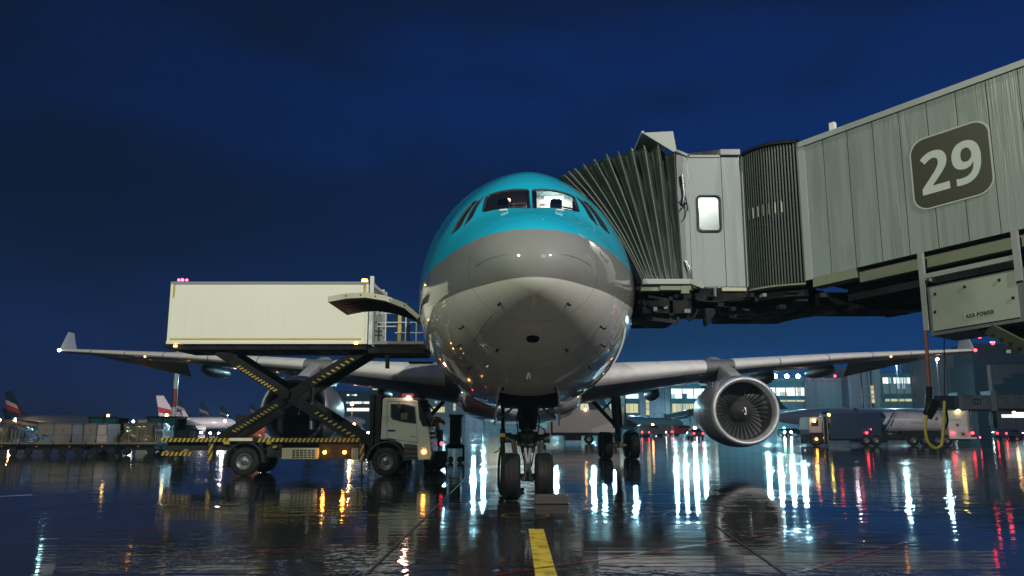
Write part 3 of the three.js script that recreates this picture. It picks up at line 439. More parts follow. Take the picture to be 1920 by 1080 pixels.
lampPt('reading_glow', V(X0 - 0.4, YA + 1.04, -D0 - 3.05), [1, 0.5, 0.3], 0.25, 0.02);

// ground power cord hanging beside the nose wheels, chock by the wheel
{
  const t = thing('ground_power_cord', 'black ground power cord with a yellow-banded plug hanging behind the left nose wheel', 'cable', [-0.25, 0, -19.3]);
  const a = at(943, 800, 19.3), b = at(942, 838, 19.3);
  part('plug', [box(0.13, 0.34, 0.12, (a.x + b.x) / 2, a.y - 0.22, -19.3, 0, 0, 0, 0.03), rod(V(a.x, a.y + 0.6, -19.3), V(a.x, a.y - 0.06, -19.3), 0.045)], P.black, t);
  part('band', box(0.135, 0.1, 0.125, (a.x + b.x) / 2, a.y - 0.2, -19.3, 0, 0, 0, 0.02), P.yellow, t);
  part('cord', [tube([V(b.x, a.y - 0.35, -19.3), V(b.x + 0.02, 1.0, -19.3), V(b.x, 0.45, -19.35), V(b.x - 0.02, 0.08, -19.5), V(b.x + 0.2, 0.05, -20.2), V(b.x + 0.5, 0.05, -21)], 0.05, 60, 8), tube([V(b.x + 0.06, a.y - 0.3, -19.33), V(b.x - 0.06, 0.95, -19.33), V(b.x - 0.09, 0.3, -19.4), V(b.x - 0.05, 0.05, -19.9)], 0.03, 40, 8)], P.black, t);
  part('rope_tail', tube([V(b.x - 0.02, 1.18, -19.3), V(b.x - 0.12, 1.05, -19.3), V(b.x - 0.2, 1.02, -19.32)], 0.014, 12, 5), P.black, t);
}
single('wheel_chock', [prism([[-0.36, 0], [0.36, 0], [0.36, 0.17], [0.3, 0.2], [-0.3, 0.2], [-0.36, 0.17]], 0.22, 0.02).translate(0.84, 0, -17.52)], M('weathered chock rubber', [0.032, 0.026, 0.023], 0.7, { map: T.grime }), 'low dark wheel chock in front of the right nose wheel', 'chock');

// ================================================================ the high-loading catering truck
{
  const D = 27.5, zf = -D, zb = -D - 2.45, A = (u, v, d = D) => at(u, v, d);
  const t = thing('catering_truck', 'white cab catering truck with its cream box body raised on a striped scissor lift', 'truck', [-7.2, 0, -28.7]);
  const cream = M('cream box panel', [0.66, 0.66, 0.56], 0.45, { map: T.soft, coat: 0.2 }), ochre = M('ochre trim', [0.42, 0.3, 0.05], 0.5, { map: T.grime }), alu = M('aluminium frame', [0.5, 0.52, 0.5], 0.4, { metal: 0.4, rmap: T.rough });
  const cabW = M('white cab paint', [0.3, 0.335, 0.3], 0.3, { map: T.grime, coat: 0.7 }), plastic = M('black plastic', [0.02, 0.021, 0.022], 0.5), warm = M('pale grille paint', [0.45, 0.44, 0.33], 0.5, { map: T.grime });
  // raised body
  const b0 = A(314, 643), b1 = A(690, 531), bx = b0.x, bX = b1.x, by = b0.y, bY = b1.y;
  const body = part('box_body', span(bx, bX, by, bY, zf, zb, 0.02), cream, t, 'long plain cream side wall');
  part('top_rail', [span(bx - 0.03, bX + 0.03, bY - 0.03, bY + 0.05, zf + 0.03, zf - 0.08), span(bx - 0.03, bX + 0.03, bY - 0.03, bY + 0.05, zb - 0.03, zb + 0.08)], M('violet grey trim', [0.2, 0.19, 0.24], 0.5), body);
  part('lower_trim', span(bx + 0.02, bX - 0.18, by + 0.1, by + 0.16, zf + 0.008, zf - 0.02), ochre, body);
  part('sill', span(bx - 0.04, bX + 0.03, by - 0.04, by + 0.06, zf + 0.04, zf - 0.1, 0.01), cream, body);
  for (const x of [bx - 0.025, bX - 0.06]) part('corner_post', span(x, x + 0.09, by + 0.06, bY - 0.03, zf + 0.025, zf - 0.07, 0.012), cream, body);
  for (const x of [bx + 0.01, bX - 0.15]) part('corner_mark', span(x, x + 0.12, bY - 0.5, bY - 0.05, zf + 0.012, zf - 0.02), ochre, body);
  const seams = []; for (let i = 1; i < 12; i++) { const x = mix(bx, bX, i / 12); part('panel_seam', span(x - 0.006, x + 0.006, by + 0.18, bY - 0.05, zf + 0.004, zf - 0.01), cream, body); }
  part('body_floor', [span(bx + 0.05, bX, by - 0.22, by - 0.04, zf - 0.05, zb + 0.05), span(bx - 0.12, bx + 0.1, by - 0.16, by + 0.02, zf + 0.02, zb)], P.black, t);
  for (const [u, v] of [[330, 649], [668, 644]]) { const p = A(u, v); part('marker_lamp', span(p.x - 0.055, p.x + 0.055, p.y - 0.03, p.y + 0.03, zf + 0.07, zf + 0.03, 0.01), P.amber, body, 'amber side lamp'); }
  { const p = A(684, 524); part('amber_beacon', span(p.x - 0.11, p.x + 0.09, bY + 0.05, bY + 0.15, zf + 0.02, zf - 0.1, 0.03), M('yellow beacon glow', [0.5, 0.3, 0.05], 0.4, { emit: [1, 0.62, 0.06], power: 16 }), body, 'yellow roof lamp'); }
  // front portal and platform
  const px = A(692, 600).x;
  part('portal_frame', [span(px, px + 0.13, by - 0.05, A(695, 518).y, zf + 0.03, zf - 0.13), span(px, px + 0.13, by - 0.05, A(695, 522).y, zb, zb + 0.13), span(px + 0.35, px + 0.47, by + 0.05, A(715, 540).y, zf - 0.8, zf - 0.95), beam(V(px + 0.06, A(0, 533).y, zf - 0.05), V(px + 0.41, A(0, 546).y, zf - 0.85), 0.1), span(px, px + 0.14, bY - 0.1, bY + 0.02, zf, zb)], alu, t);
  part('side_screen', span(px + 0.13, px + 0.4, by, by + 1.05, zf - 0.5, zf - 0.54), M('grey screen', [0.24, 0.25, 0.25], 0.5), t);
  const dk0 = A(700, 641), dk1 = A(800, 641);
  part('platform', [span(dk0.x, dk1.x - 0.1, by - 0.04, by + 0.06, zf, zb + 0.2), span(dk0.x, dk1.x + 0.1, by - 0.16, by - 0.04, zf - 0.2, zb + 0.3)], P.mid, t, 'loading platform with railings');
  part('platform_frame', [span(dk0.x - 0.2, dk1.x - 0.1, by - 0.34, by - 0.16, zf - 0.1, zb + 0.2), span(A(722, 640).x, A(729, 640).x, A(0, 690).y, by - 0.2, zf - 0.2, zf - 0.32)], P.black, t);
  for (const [h, x0, x1] of [[0.98, 706, 770], [0.66, 706, 788], [0.52, 706, 742], [0.3, 740, 792]]) { const r = part('handrail', rod(V(A(x0, 620).x, by + 0.06 + h, zf - 0.08), V(A(x1, 620).x, by + 0.06 + h, zf - 0.08), 0.022), alu, t); }
  for (const u of [722, 760, 780]) part('rail_post', rod(V(A(u, 620).x, by, zf - 0.08), V(A(u, 620).x, by + 1.04, zf - 0.08), 0.024), alu, t);
  part('yellow_post', span(A(744, 640).x, A(751, 640).x, by + 0.05, by + 1.2, zf - 0.1, zf - 0.22, 0.02), M('yellow guard post', [0.42, 0.31, 0.04], 0.5, { map: T.grime }), t);
  part('control_box', span(A(762, 640).x, A(767, 640).x, by + 0.1, by + 0.75, zf - 0.05, zf - 0.2, 0.02), P.dark, t);
  part('hose', [tube([A(672, 657, D + 0.3), A(690, 664, D + 0.3), A(712, 656, D + 0.3)], 0.025, 20, 6), tube([A(700, 655, D + 0.3), A(716, 668, D + 0.3), A(730, 656, D + 0.3)], 0.02, 20, 6)], P.black, t);
  part('gangway', [span(A(760, 640).x, A(806, 640).x, by - 0.62, by - 0.56, zf - 1, zf - 1.3)], P.black, t);
  // scissor lift: two pairs of arms crossing
  const arms = [[A(404, 656), A(672, 828)], [A(682, 652), A(404, 824)]];
  arms.forEach(([p, q], k) => {
    for (const dz of [0.25 + 0.14 * k, 2.2 - 0.14 * k]) {
      const a = p.clone().setZ(zf - dz), b = q.clone().setZ(zf - dz), arm = part('scissor_arm', beam(a, b, 0.12, 0.35, 0.015), P.black, t);
      if (dz < 1) for (const [s0, s1, off] of k ? [[0.1, 0.36, 0], [0.62, 0.9, 0.02]] : [[0.16, 0.42, -0.02], [0.7, 0.95, 0.1]]) {
        const n = k && s0 > 0.5 || !k && s0 < 0.5 ? 13 : 9, dir = b.clone().sub(a).normalize(), nn = V(-dir.y, dir.x, 0).multiplyScalar(k ? -1 : 1);
        for (let i = 0; i < n; i++) { const c = a.clone().lerp(b, mix(s0, s1, i / (n - 1))).addScaledVector(nn, off - 0.06), w = 0.062; part('stripe', beam(c.clone().addScaledVector(nn, -0.055).addScaledVector(dir, -0.045).setZ(a.z + 0.063), c.clone().addScaledVector(nn, 0.055).addScaledVector(dir, 0.045).setZ(a.z + 0.063), 0.008, 0.05), P.yellow, arm); }
      }
    }
  });
  part('pivot_plate', rod(A(531, 738).setZ(zf - 0.1), A(531, 738).setZ(zf - 0.5), 0.19, 0.19, 20), P.black, t);
  part('lift_cylinder', [rod(A(573, 805).setZ(zf - 0.9), A(573, 760).setZ(zf - 0.9), 0.11), rod(A(573, 760).setZ(zf - 0.9), A(574, 708).setZ(zf - 0.9), 0.085)], P.steel, t);
  // chassis
  const deckY = A(400, 826).y;
  part('chassis_frame', [span(A(362, 835).x, A(700, 835).x, 0.85, deckY - 0.05, zf - 0.3, zb + 0.3), span(A(310, 835).x, A(440, 835).x, A(0, 845).y, deckY - 0.04, zf - 0.15, zb + 0.15), span(A(500, 835).x, A(528, 835).x, 0.62, deckY - 0.05, zf - 0.08, zb + 0.1), span(A(597, 835).x, A(680, 835).x, 0.55, deckY - 0.05, zf - 0.1, zb + 0.1)], P.dark, t);
  const strip = (u0, u1, v, h) => { const p = A(u0, v), q = A(u1, v); return span(p.x, q.x, p.y - h / 2, p.y + h / 2, zf + 0.03, zf - 0.06); };
  part('striped_rail', strip(303, 431, 825, 0.13), P.hazard, t); part('striped_rail', strip(483, 676, 825, 0.13), P.hazard, t); part('striped_rail', strip(303, 362, 851, 0.12), P.hazard, t);
  part('pale_rail', strip(431, 473, 824, 0.1), warm, t);
  for (const [u0, u1, v0, v1] of [[420, 430, 827, 833], [500, 508, 827, 833], [512, 519, 836, 840], [346, 352, 842, 846]]) part('yellow_tag', span(A(u0, v0).x, A(u1, v1).x, A(u0, v1).y, A(u0, v0).y, zf + 0.032, zf - 0.05), P.yellow, t);
  const box0 = A(528, 861), box1 = A(597, 840), gb = part('grille_box', span(box0.x, box1.x, box0.y, box1.y, zf + 0.02, zf - 0.6, 0.015), warm, t);
  for (let r = 0; r < 5; r++) for (let c = 0; c < 6; c++) { const p = A(551 + c * 7.3, 844.5 + r * 3.3); part('vent_slot', span(p.x - 0.05, p.x + 0.05, p.y - 0.017, p.y + 0.017, zf + 0.026, zf - 0.01), P.black, gb); }
  for (const u of [609, 646]) { const p = A(u, 848); part('turn_lamp', rod(p.clone().setZ(zf + 0.035), p.clone().setZ(zf - 0.05), 0.055), P.amber, t, 'amber lamp on the chassis side'); part('lamp_bezel', lathe([[0.06, 0], [0.085, 0.01], [0.09, -0.03]], 20, 'z').translate(p.x, p.y, zf + 0.01), P.black, t); }
  part('battery_box', span(A(660, 835).x, A(673, 835).x, A(0, 862).y, A(0, 840).y, zf + 0.02, zf - 0.4, 0.02), M('grey box paint', [0.2, 0.2, 0.19], 0.5, { map: T.grime }), t);
  for (const u of [396, 679]) {
    const p = A(u, 832), o = part('outrigger', [span(p.x - 0.09, p.x + 0.09, A(0, 866).y, deckY - 0.07, zf + 0.02, zf - 0.2), rod(V(p.x, A(0, 866).y, zf - 0.08), V(p.x, 0.06, zf - 0.08), 0.03), rod(V(p.x, 0.06, zf - 0.08), V(p.x, 0, zf - 0.08), 0.07, 0.1)], P.dark, t);
    part('striped_plate', span(p.x - 0.07, p.x + 0.07, A(0, 864).y, deckY - 0.12, zf + 0.028, zf + 0.01), P.hazard, o);
  }
  const wheel = (x, z, R, w, parent = t) => { const h = w / 2, ty = part('wheel', lathe([[R * 0.56, -h * 0.9], [R * 0.8, -h], [R * 0.95, -h * 0.85], [R, -h * 0.6], [R, -h * 0.3], [R - 0.012, -h * 0.28], [R - 0.012, -h * 0.2], [R, -h * 0.18], [R, h * 0.18], [R - 0.012, h * 0.2], [R - 0.012, h * 0.28], [R, h * 0.3], [R, h * 0.6], [R * 0.95, h * 0.85], [R * 0.8, h], [R * 0.56, h * 0.9]], 48, 'z').translate(x, R, z), P.tyre, parent);
    const gs = [lathe([[0.02, h * 0.75], [R * 0.2, h * 0.75], [R * 0.22, h * 0.5], [R * 0.36, h * 0.45], [R * 0.42, h * 0.62], [R * 0.52, h * 0.95], [R * 0.575, h * 0.93], [R * 0.56, 0], [0.05, 0]], 36, 'z').translate(x, R, z)];
    part('rim', gs, P.rim, ty); const nuts = []; for (let i = 0; i < 10; i++) { const a = i / 10 * Math.PI * 2; nuts.push(rod(V(x + Math.cos(a) * R * 0.31, R + Math.sin(a) * R * 0.31, z + h * 0.45), V(x + Math.cos(a) * R * 0.31, R + Math.sin(a) * R * 0.31, z + h * 0.62), 0.022, 0.02, 6)); }
    part('wheel_nuts', nuts, P.steel, ty).userData.kind = 'stuff'; };
  const wr = A(457, 864).x, wfx = A(723, 864).x;
  wheel(wr, zf - 0.16, 0.475, 0.3); wheel(wr, zb + 0.16, 0.475, 0.3); wheel(wfx, zf - 0.16, 0.475, 0.3); wheel(wfx, zb + 0.16, 0.475, 0.3);
  const arch = (x, r, w) => lathe([[r, 0], [r + 0.06, 0], [r + 0.06, w], [r, w]], 24, 'z').translate(0, 0, 0);
  { const g = new THREE.TorusGeometry(0.6, 0.05, 6, 24, Math.PI).scale(1, 1, 5).translate(wr, 0.5, zf - 0.26); part('mudguard', [g, span(wr - 0.68, wr - 0.58, 0.28, 0.62, zf - 0.02, zf - 0.45), span(wr + 0.58, wr + 0.68, 0.45, 0.7, zf - 0.02, zf - 0.5)], P.dark, t); }
  part('headboard', [span(A(690, 835).x, A(712, 835).x, 0.85, A(0, 739).y, zf - 0.2, zb + 0.2), span(A(692, 835).x, A(698, 835).x, 0.85, A(0, 739).y, zf - 0.12, zf - 0.22), span(A(705, 835).x, A(711, 835).x, 0.85, A(0, 741).y, zf - 0.12, zf - 0.22)], P.black, t);
  // cab, drawn from the side
  const C = (u, v) => { const p = A(u, v); return [p.x, p.y]; };
  const cabPts = [[717, 749], [722, 745], [775, 746.5], [785, 752], [797, 785], [803, 800], [808, 828], [808, 850], [782, 858], [764, 858], [760, 845], [752, 833], [738, 825], [713, 824]];
  const cab = part('cab', prism(cabPts.map(([u, v]) => C(u, v)), 2.35, 0.05).translate(0, 0, zf - 0.03), cabW, t, 'white truck cab facing right');
  const zc = zf - 0.03;
  const plate = (pts, out, th, m, name, parent = cab) => part(name, prism(pts.map(([u, v]) => C(u, v)), th).translate(0, 0, zc + out), m, parent);
  plate([[732, 757], [758, 757.5], [778, 762], [781, 795], [757, 792], [736, 787], [732, 782]], 0.008, 0.02, P.rubber, 'window_seal');
  plate([[734, 759], [758, 759.5], [776, 764], [778.5, 793], [757, 790], [737, 785.5], [734, 781]], 0.014, 0.02, P.darkGlass, 'cab_window');
  { const p = A(757, 781), w = A(767, 765); part('seat_glimpse', span(p.x - 0.1, p.x + 0.12, p.y - 0.1, p.y + 0.12, zc + 0.017, zc + 0.0, 0.004), M('tan seat', [0.05, 0.04, 0.022], 0.8), cab); }
  plate([[783, 752], [787, 754], [800, 790], [802, 800], [792, 799], [786, 785]], 0.01, 2.3, P.darkGlass, 'windscreen');
  part('windscreen_front', beam(V(A(787, 752).x + 0.02, A(787, 752).y, zc - 1.18), V(A(803, 800).x + 0.03, A(803, 800).y, zc - 1.18), 2.1, 0.03), P.darkGlass, cab);
  for (const [a, b] of [[[726, 753], [725, 822]], [[725, 752], [780, 754]], [[781, 797], [783, 830]], [[725, 822], [783, 830]]]) { const p = V(...C(...a), zc + 0.002), q = V(...C(...b), zc + 0.002); part('door_gap', beam(p, q, 0.008, 0.014), P.black, cab); }
  plate([[727, 806], [740, 805.5], [741, 808], [727, 808.5]], 0.03, 0.03, P.black, 'door_handle');
  plate([[768, 817], [781, 817.5], [781, 820], [768, 819.5]], 0.006, 0.01, P.mid, 'model_badge');
  plate([[757, 832], [782, 834], [783, 862], [758, 862]], 0.012, 0.2, plastic, 'step_panel'); for (const v of [840, 849, 857]) plate([[759, v], [782, v], [782, v + 1.8], [759, v + 1.8]], 0.05, 0.15, P.dark, 'step');
  plate([[783, 836], [806, 830], [809, 852], [806, 861], [784, 862]], 0.02, 0.3, cabW, 'corner_bumper');
  plate([[786, 839], [800, 836], [804, 852], [788, 855]], 0.03, 0.1, M('headlamp glass', [0.3, 0.3, 0.3], 0.1, { coat: 1 }), 'headlamp');
  { const p = A(795, 847); part('turn_lamp', ball(V(p.x, p.y, zc + 0.05), 0.07, 10).scale(1, 1, 1), P.amber, cab, 'orange lamp in the headlamp'); }
  part('bumper', span(A(800, 835).x, A(810, 835).x, 0.5, 0.95, zc - 0.1, zb + 0.1, 0.05), cabW, cab);
  part('grille', [0, 1, 2].map((i) => span(A(804 + i, 835).x, A(807 + i, 835).x, 1.05 + i * 0.0 + 0.16 * i, 1.15 + 0.16 * i, zc - 0.25, zb + 0.3, 0.02)), plastic, cab).userData.kind = 'stuff';
  part('mirror', [span(A(744, 835).x, A(752, 835).x, A(0, 767).y, A(0, 758).y, zc + 0.22, zc + 0.12, 0.03), rod(V(A(748, 757).x, A(0, 757).y, zc), V(A(748, 757).x, A(0, 757).y, zc + 0.18), 0.018)], plastic, cab);
  part('sun_visor', beam(V(A(782, 748).x, A(0, 748).y, zc), V(A(782, 748).x, A(0, 748).y, zc - 2.2), 0.3, 0.08), plastic, cab);
  { const p = A(765, 747); part('roof_lamp', [box(0.14, 0.07, 0.1, p.x, p.y + 0.04, zc - 0.1, 0, 0, 0, 0.02)], M('roof lamp glow', [0.5, 0.3, 0.3], 0.4, { emit: [1, 0.55, 0.42], power: 30 }), cab, 'bright lamp on the cab roof'); }
  part('roof_pack', box(0.45, 0.2, 1.2, A(758, 835).x, A(0, 741).y, zc - 1.2, 0, 0, 0, 0.06), M('red roof pack', [0.2, 0.03, 0.02], 0.5), cab);
  { const g = new THREE.TorusGeometry(0.62, 0.05, 6, 24, Math.PI).scale(1, 1, 4).translate(wfx, 0.5, zc - 0.18); part('wheel_arch', [g], plastic, cab); part('wheel_well', span(wfx - 0.6, wfx + 0.6, 0.5, 1.05, zc - 0.35, zb + 0.35), P.black, cab); }
  part('diesel_tank', rod(V(A(735, 835).x + 1.0, 0.6, zf - 1.2), V(A(735, 835).x + 1.8, 0.6, zf - 1.2), 0.2), P.dark, t);
  lampPt('marker_glow', V(A(609, 848).x, A(609, 848).y, zf + 0.09), [1, 0.36, 0.04], 0.5, 0.05); lampPt('marker_glow', V(A(646, 848).x, A(646, 848).y, zf + 0.09), [1, 0.36, 0.04], 0.5, 0.05);
  lampPt('roof_glow', V(A(765, 747).x, A(765, 747).y + 0.12, zf + 0.06), [1, 0.55, 0.42], 1.2, 0.05);
}

// ================================================================ the passenger bridge of stand 29
{
  const t = thing('passenger_bridge', 'pale grey boarding bridge with a pleated canopy against the airliner and a big 29', 'jet bridge', [6, 0, -15]);
  const panel = M('bridge panel paint', [0.225, 0.256, 0.242], 0.36, { map: T.streaks, coat: 0.7, coatRough: 0.12, bumpMap: T.drip, bumpScale: 0.003 }), cabP = M('bridge cab paint', [0.25, 0.28, 0.285], 0.34, { map: T.streaks, coat: 0.25, coatRough: 0.15 }), frame = M('bridge frame paint', [0.17, 0.18, 0.125], 0.42, { map: T.grime }), pale = M('pale frame paint', [0.3, 0.325, 0.305], 0.4, { map: T.grime });
  const cloth = M('canopy fabric', [0.022, 0.034, 0.029], 0.42, { map: T.grime, rmap: T.rough, specularIntensity: 0.5 }), rib = M('canopy rib edge', [0.13, 0.135, 0.11], 0.45), slatM = M('curtain slat', [0.06, 0.07, 0.062], 0.4, { metal: 0.3, map: T.grime });
  // tunnel: its near wall runs towards the viewer on the right and rises a little
  const A0 = V(5.72, 4.41, -15.2), dir = V(2.5, 0, 2.75).normalize(), slope = 0.086, hgt = 2.76, L = 13, back = V(dir.z, 0, -dir.x);   // back: away from the viewer
  const W = (s, h, o = 0) => A0.clone().addScaledVector(dir, s).addScaledVector(back, -o).add(V(0, slope * s + h, 0));                     // s along, h up, o out of the wall
  const slab = (s0, s1, h0, h1, o0, o1) => {                     // a block in tunnel axes
    const c = [[s0, h0, o0], [s1, h0, o0], [s1, h1, o0], [s0, h1, o0], [s0, h0, o1], [s1, h0, o1], [s1, h1, o1], [s0, h1, o1]].map(([s, h, o]) => W(s, h, o));
    const p = [], f = (a, b, d, e) => p.push(c[a], c[b], c[d], c[a], c[d], c[e]); f(0, 1, 2, 3); f(5, 4, 7, 6); f(4, 0, 3, 7); f(1, 5, 6, 2); f(3, 2, 6, 7); f(4, 5, 1, 0);
    const g = new THREE.BufferGeometry().setFromPoints(p); g.setAttribute('uv', new THREE.Float32BufferAttribute(new Float32Array(p.length * 2), 2)); g.computeVertexNormals(); return g;
  };
  const tun = part('tunnel', [slab(0, L, 0, hgt, -0.05, -2.5)], P.dark, t, 'boarding tunnel rising to the right');
  const n = 27, pw = L / n, wallUV = (g) => { const p = g.attributes.position, uv = []; for (let i = 0; i < p.count; i++) { const q = V(p.getX(i), p.getY(i), p.getZ(i)).sub(A0); uv.push(q.dot(dir), p.getY(i)); } g.setAttribute('uv', new THREE.Float32BufferAttribute(uv, 2)); return g; };
  for (let i = 0; i < n; i++) part('wall_panel', wallUV(slab(i * pw + 0.006, (i + 1) * pw - 0.006, 0.02, hgt - 0.08, 0, -0.05)), panel, tun, undefined, true);
  part('roof_edge', [slab(-0.02, L, hgt - 0.08, hgt + 0.03, 0.03, -0.1)], pale, tun);
  part('roof', [slab(0, L, hgt - 0.02, hgt + 0.06, -0.1, -2.5)], panel, tun);
  part('end_frame', [slab(-0.05, 0.1, 0.0, hgt, 0.012, -0.1)], pale, tun);
  part('lower_chord', [slab(0.95, L, -0.24, -0.03, -0.12, -0.3), slab(0.1, 0.95, -0.16, 0.02, 0.01, -0.3)], frame, tun);
  part('floor_underside', [slab(0.6, L, -0.5, -0.1, -0.35, -2.4), slab(0.6, L, -0.65, -0.45, -0.7, -0.9), slab(0.6, L, -0.65, -0.45, -1.9, -2.1)], P.black, tun);
  part('marker_post', [slab(0.62, 0.72, hgt, hgt + 0.2, -0.02, -0.12)], P.white, tun);
  { // number sign
    const c = document.createElement('canvas'); c.width = c.height = 512; const x = c.getContext('2d'); x.fillStyle = '#a5a99f'; x.fillRect(0, 0, 512, 512); x.fillStyle = '#302e20'; x.beginPath(); x.roundRect(10, 10, 492, 492, 96); x.fill(); x.fillStyle = '#b4bab2'; x.font = 'bold 372px sans-serif'; x.textAlign = 'center'; x.textBaseline = 'middle'; x.save(); x.translate(256, 266); x.scale(1, 1.1); x.fillText('29', 0, 0); x.restore();
    x.strokeStyle = 'rgba(0,0,0,0.14)'; for (let i = 0; i < 4; i++) { x.beginPath(); x.moveTo(60 + i * 136, 0); x.lineTo(60 + i * 136, 512); x.stroke(); }
    const tx = new THREE.CanvasTexture(c); tx.colorSpace = THREE.SRGBColorSpace; const m = M('number sign print', [1, 1, 1], 0.4, { map: tx, coat: 0.2 });
    const s0 = 2.06, sz = 1.3, h0 = 0.74, r = 0.26, pts = []; const cor = (cx, cy, a) => { for (let i = 0; i <= 8; i++) pts.push([cx + r * Math.cos(a + i / 8 * Math.PI / 2), cy + r * Math.sin(a + i / 8 * Math.PI / 2)]); };
    cor(sz - r, sz - r, 0); cor(r, sz - r, Math.PI / 2); cor(r, r, Math.PI); cor(sz - r, r, 1.5 * Math.PI);
    const pos = [], uv = [], ctr = W(s0 + sz / 2, h0 + sz / 2, 0.012); for (let i = 0; i < pts.length; i++) { const [a, b] = pts[i], [a2, b2] = pts[(i + 1) % pts.length]; for (const [q, u] of [[ctr, [0.5, 0.5]], [W(s0 + a, h0 + b, 0.012), [a / sz, b / sz]], [W(s0 + a2, h0 + b2, 0.012), [a2 / sz, b2 / sz]]]) { pos.push(q); uv.push(...u); } }
    const g = new THREE.BufferGeometry().setFromPoints(pos); g.setAttribute('uv', new THREE.Float32BufferAttribute(uv, 2)); g.computeVertexNormals(); part('number_sign', g, m, tun, 'rounded olive sign reading 29', true);
    const e = grid(pts.length, 1, (a, b) => { const [s, h] = pts[Math.round(a * pts.length) % pts.length]; return W(s0 + s, h0 + h, b ? 0.0 : 0.012); }); part('sign_edge', e, pale, tun);
  }
  // curtain between cab and tunnel
  const cA = V(4.8, 0, -16.1), cB = V(5.7, 0, -15.22), bow = V(-0.68, 0, 0.73), arcP = (a) => cA.clone().lerp(cB, a).addScaledVector(bow, 0.16 * Math.sin(Math.PI * a));
  const cur = part('curtain_core', grid(16, 1, (a, b) => arcP(a).addScaledVector(bow, -0.06).setY(b ? 7.22 : 4.38)), P.dark, t);
  for (let i = 0; i < 22; i++) { const a = (i + 0.5) / 22, p = arcP(a), q = arcP(a + 0.01).sub(arcP(a - 0.01)).normalize(); part('curtain_slat', rod(V(p.x, 4.36 + 0.02 * a, p.z), V(p.x, 7.2, p.z), 0.0195, 0.0195, 8), slatM, cur); }
  for (let i = 0; i < 7; i++) { const a = 0.1 + i * 0.1, p = arcP(a); part('curtain_light', box(0.022, 0.22, 0.01, p.x + 0.01, 5.92, p.z + 0.026, -0.7, 0, 0, 0.003), M('lit slit', [0.4, 0.36, 0.3], 0.4, { emit: [1, 0.85, 0.7], power: 0.12 }), cur); }
  part('curtain_roof', [grid(20, 3, (a, b) => arcP(a).addScaledVector(bow, b < 0.5 ? 0.06 : -2.2).setY((b < 0.2 || b > 0.8 ? 7.2 : 7.26) + 0.03 * Math.sin(Math.PI * a)))], P.black, t);
  part('curtain_sill', grid(20, 3, (a, b) => arcP(a).addScaledVector(bow, b > 0.9 || b < 0.1 ? -0.5 : 0.05).setY(b < 0.5 ? 4.3 : 4.36)), frame, t);
  part('rotunda_core', [span(4.72, 6.3, 4.02, 7.1, -16.35, -18.8), span(4.6, 5.4, 4.3, 7.1, -16.25, -16.6)], P.black, t);
  part('rotunda_floor', [grid(20, 3, (a, b) => arcP(a).addScaledVector(bow, b > 0.9 || b < 0.1 ? -2.2 : -0.05).setY(b < 0.5 ? 3.98 : 4.28))], P.black, t);
  // cab: a hollow room with a window
  const zn = -16.0, x0 = 3.43, x1 = 3.66, x2 = 4.36, x3 = 4.74, y0 = 4.42, y1 = 7.16, dep = 3.2, wy0 = 5.58, wy1 = 6.32, wx0 = 3.83, wx1 = 4.29;
  const cab = part('cab_wall', [span(x0, x1, y0, y1 + 0.06, zn, zn - 0.06)], cabP, t);
  part('cab_door', [span(x1 + 0.008, wx0, y0 + 0.01, y1, zn + 0.012, zn - 0.04), span(wx1, x2 - 0.008, y0 + 0.01, y1, zn + 0.012, zn - 0.04), span(wx0, wx1, y0 + 0.01, wy0, zn + 0.012, zn - 0.04), span(wx0, wx1, wy1, y1, zn + 0.012, zn - 0.04)], cabP, t, 'door with a brightly lit window');
  part('side_panel', span(x2 + 0.008, x3, y0 + 0.005, y1 + 0.04, zn, zn - 0.06), cabP, t); part('door_gap', span(x2 - 0.008, x2 + 0.008, y0, y1 + 0.04, zn - 0.02, zn - 0.05), P.black, t);
  part('corner_facet', beam(V(x3 + 0.055, y0, zn - 0.08), V(x3 + 0.055, y1 + 0.02, zn - 0.08), 0.03, 0.2).rotateY(0), cabP, t);
  { const g = prism([[x3 + 0.002, y0 + 0.005], [x3 + 0.19, y0 + 0.02], [x3 + 0.19, y1 + 0.02], [x3 + 0.002, y1 + 0.04]], 0.05); g.translate(-x3, 0, 0).rotateY(0.85).translate(x3, 0, zn); part('angled_panel', g, cabP, t); }
  { // rounded seal and pane
    const r = 0.08, loop = (g) => { const o = [], a = wx0 - g, b = wx1 + g, c = wy0 - g, d = wy1 + g, q = r + g * 0.5; for (const [cx, cy, k] of [[b - q, d - q, 0], [a + q, d - q, 1], [a + q, c + q, 2], [b - q, c + q, 3]]) for (let i = 0; i <= 6; i++) o.push([cx + q * Math.cos((k + i / 6) * Math.PI / 2), cy + q * Math.sin((k + i / 6) * Math.PI / 2)]); return o; };
    const A1 = loop(0.025), B1 = loop(-0.02), m = A1.length;
    const ws = part('window_seal', grid(m, 3, (a, b) => { const i = Math.round(a * m) % m, [x, y] = b < 0.5 ? A1[i] : B1[i]; return V(x, y, b < 0.1 ? zn + 0.01 : b < 0.9 ? zn + 0.035 : zn - 0.02); }), P.rubber, t);
    part('pane', span(wx0 - 0.01, wx1 + 0.01, wy0 - 0.01, wy1 + 0.01, zn - 0.004, zn - 0.008), P.glass, ws);
    const cor = []; for (const [sx, sy, cx, cy] of [[1, 1, wx1, wy1], [-1, 1, wx0, wy1], [1, -1, wx1, wy0], [-1, -1, wx0, wy0]]) { cor.push(prism([[cx, cy], [cx - sx * 0.06, cy], [cx - sx * 0.018, cy - sy * 0.018], [cx, cy - sy * 0.06]].slice()[sx * sy > 0 ? 'slice' : 'reverse'](), 0.03).translate(0, 0, zn + 0.01)); }
    part('corner_fillet', cor, cabP, ws).userData.kind = 'stuff';
  }
  const inner = M('white cab lining', [0.8, 0.8, 0.78], 0.6);
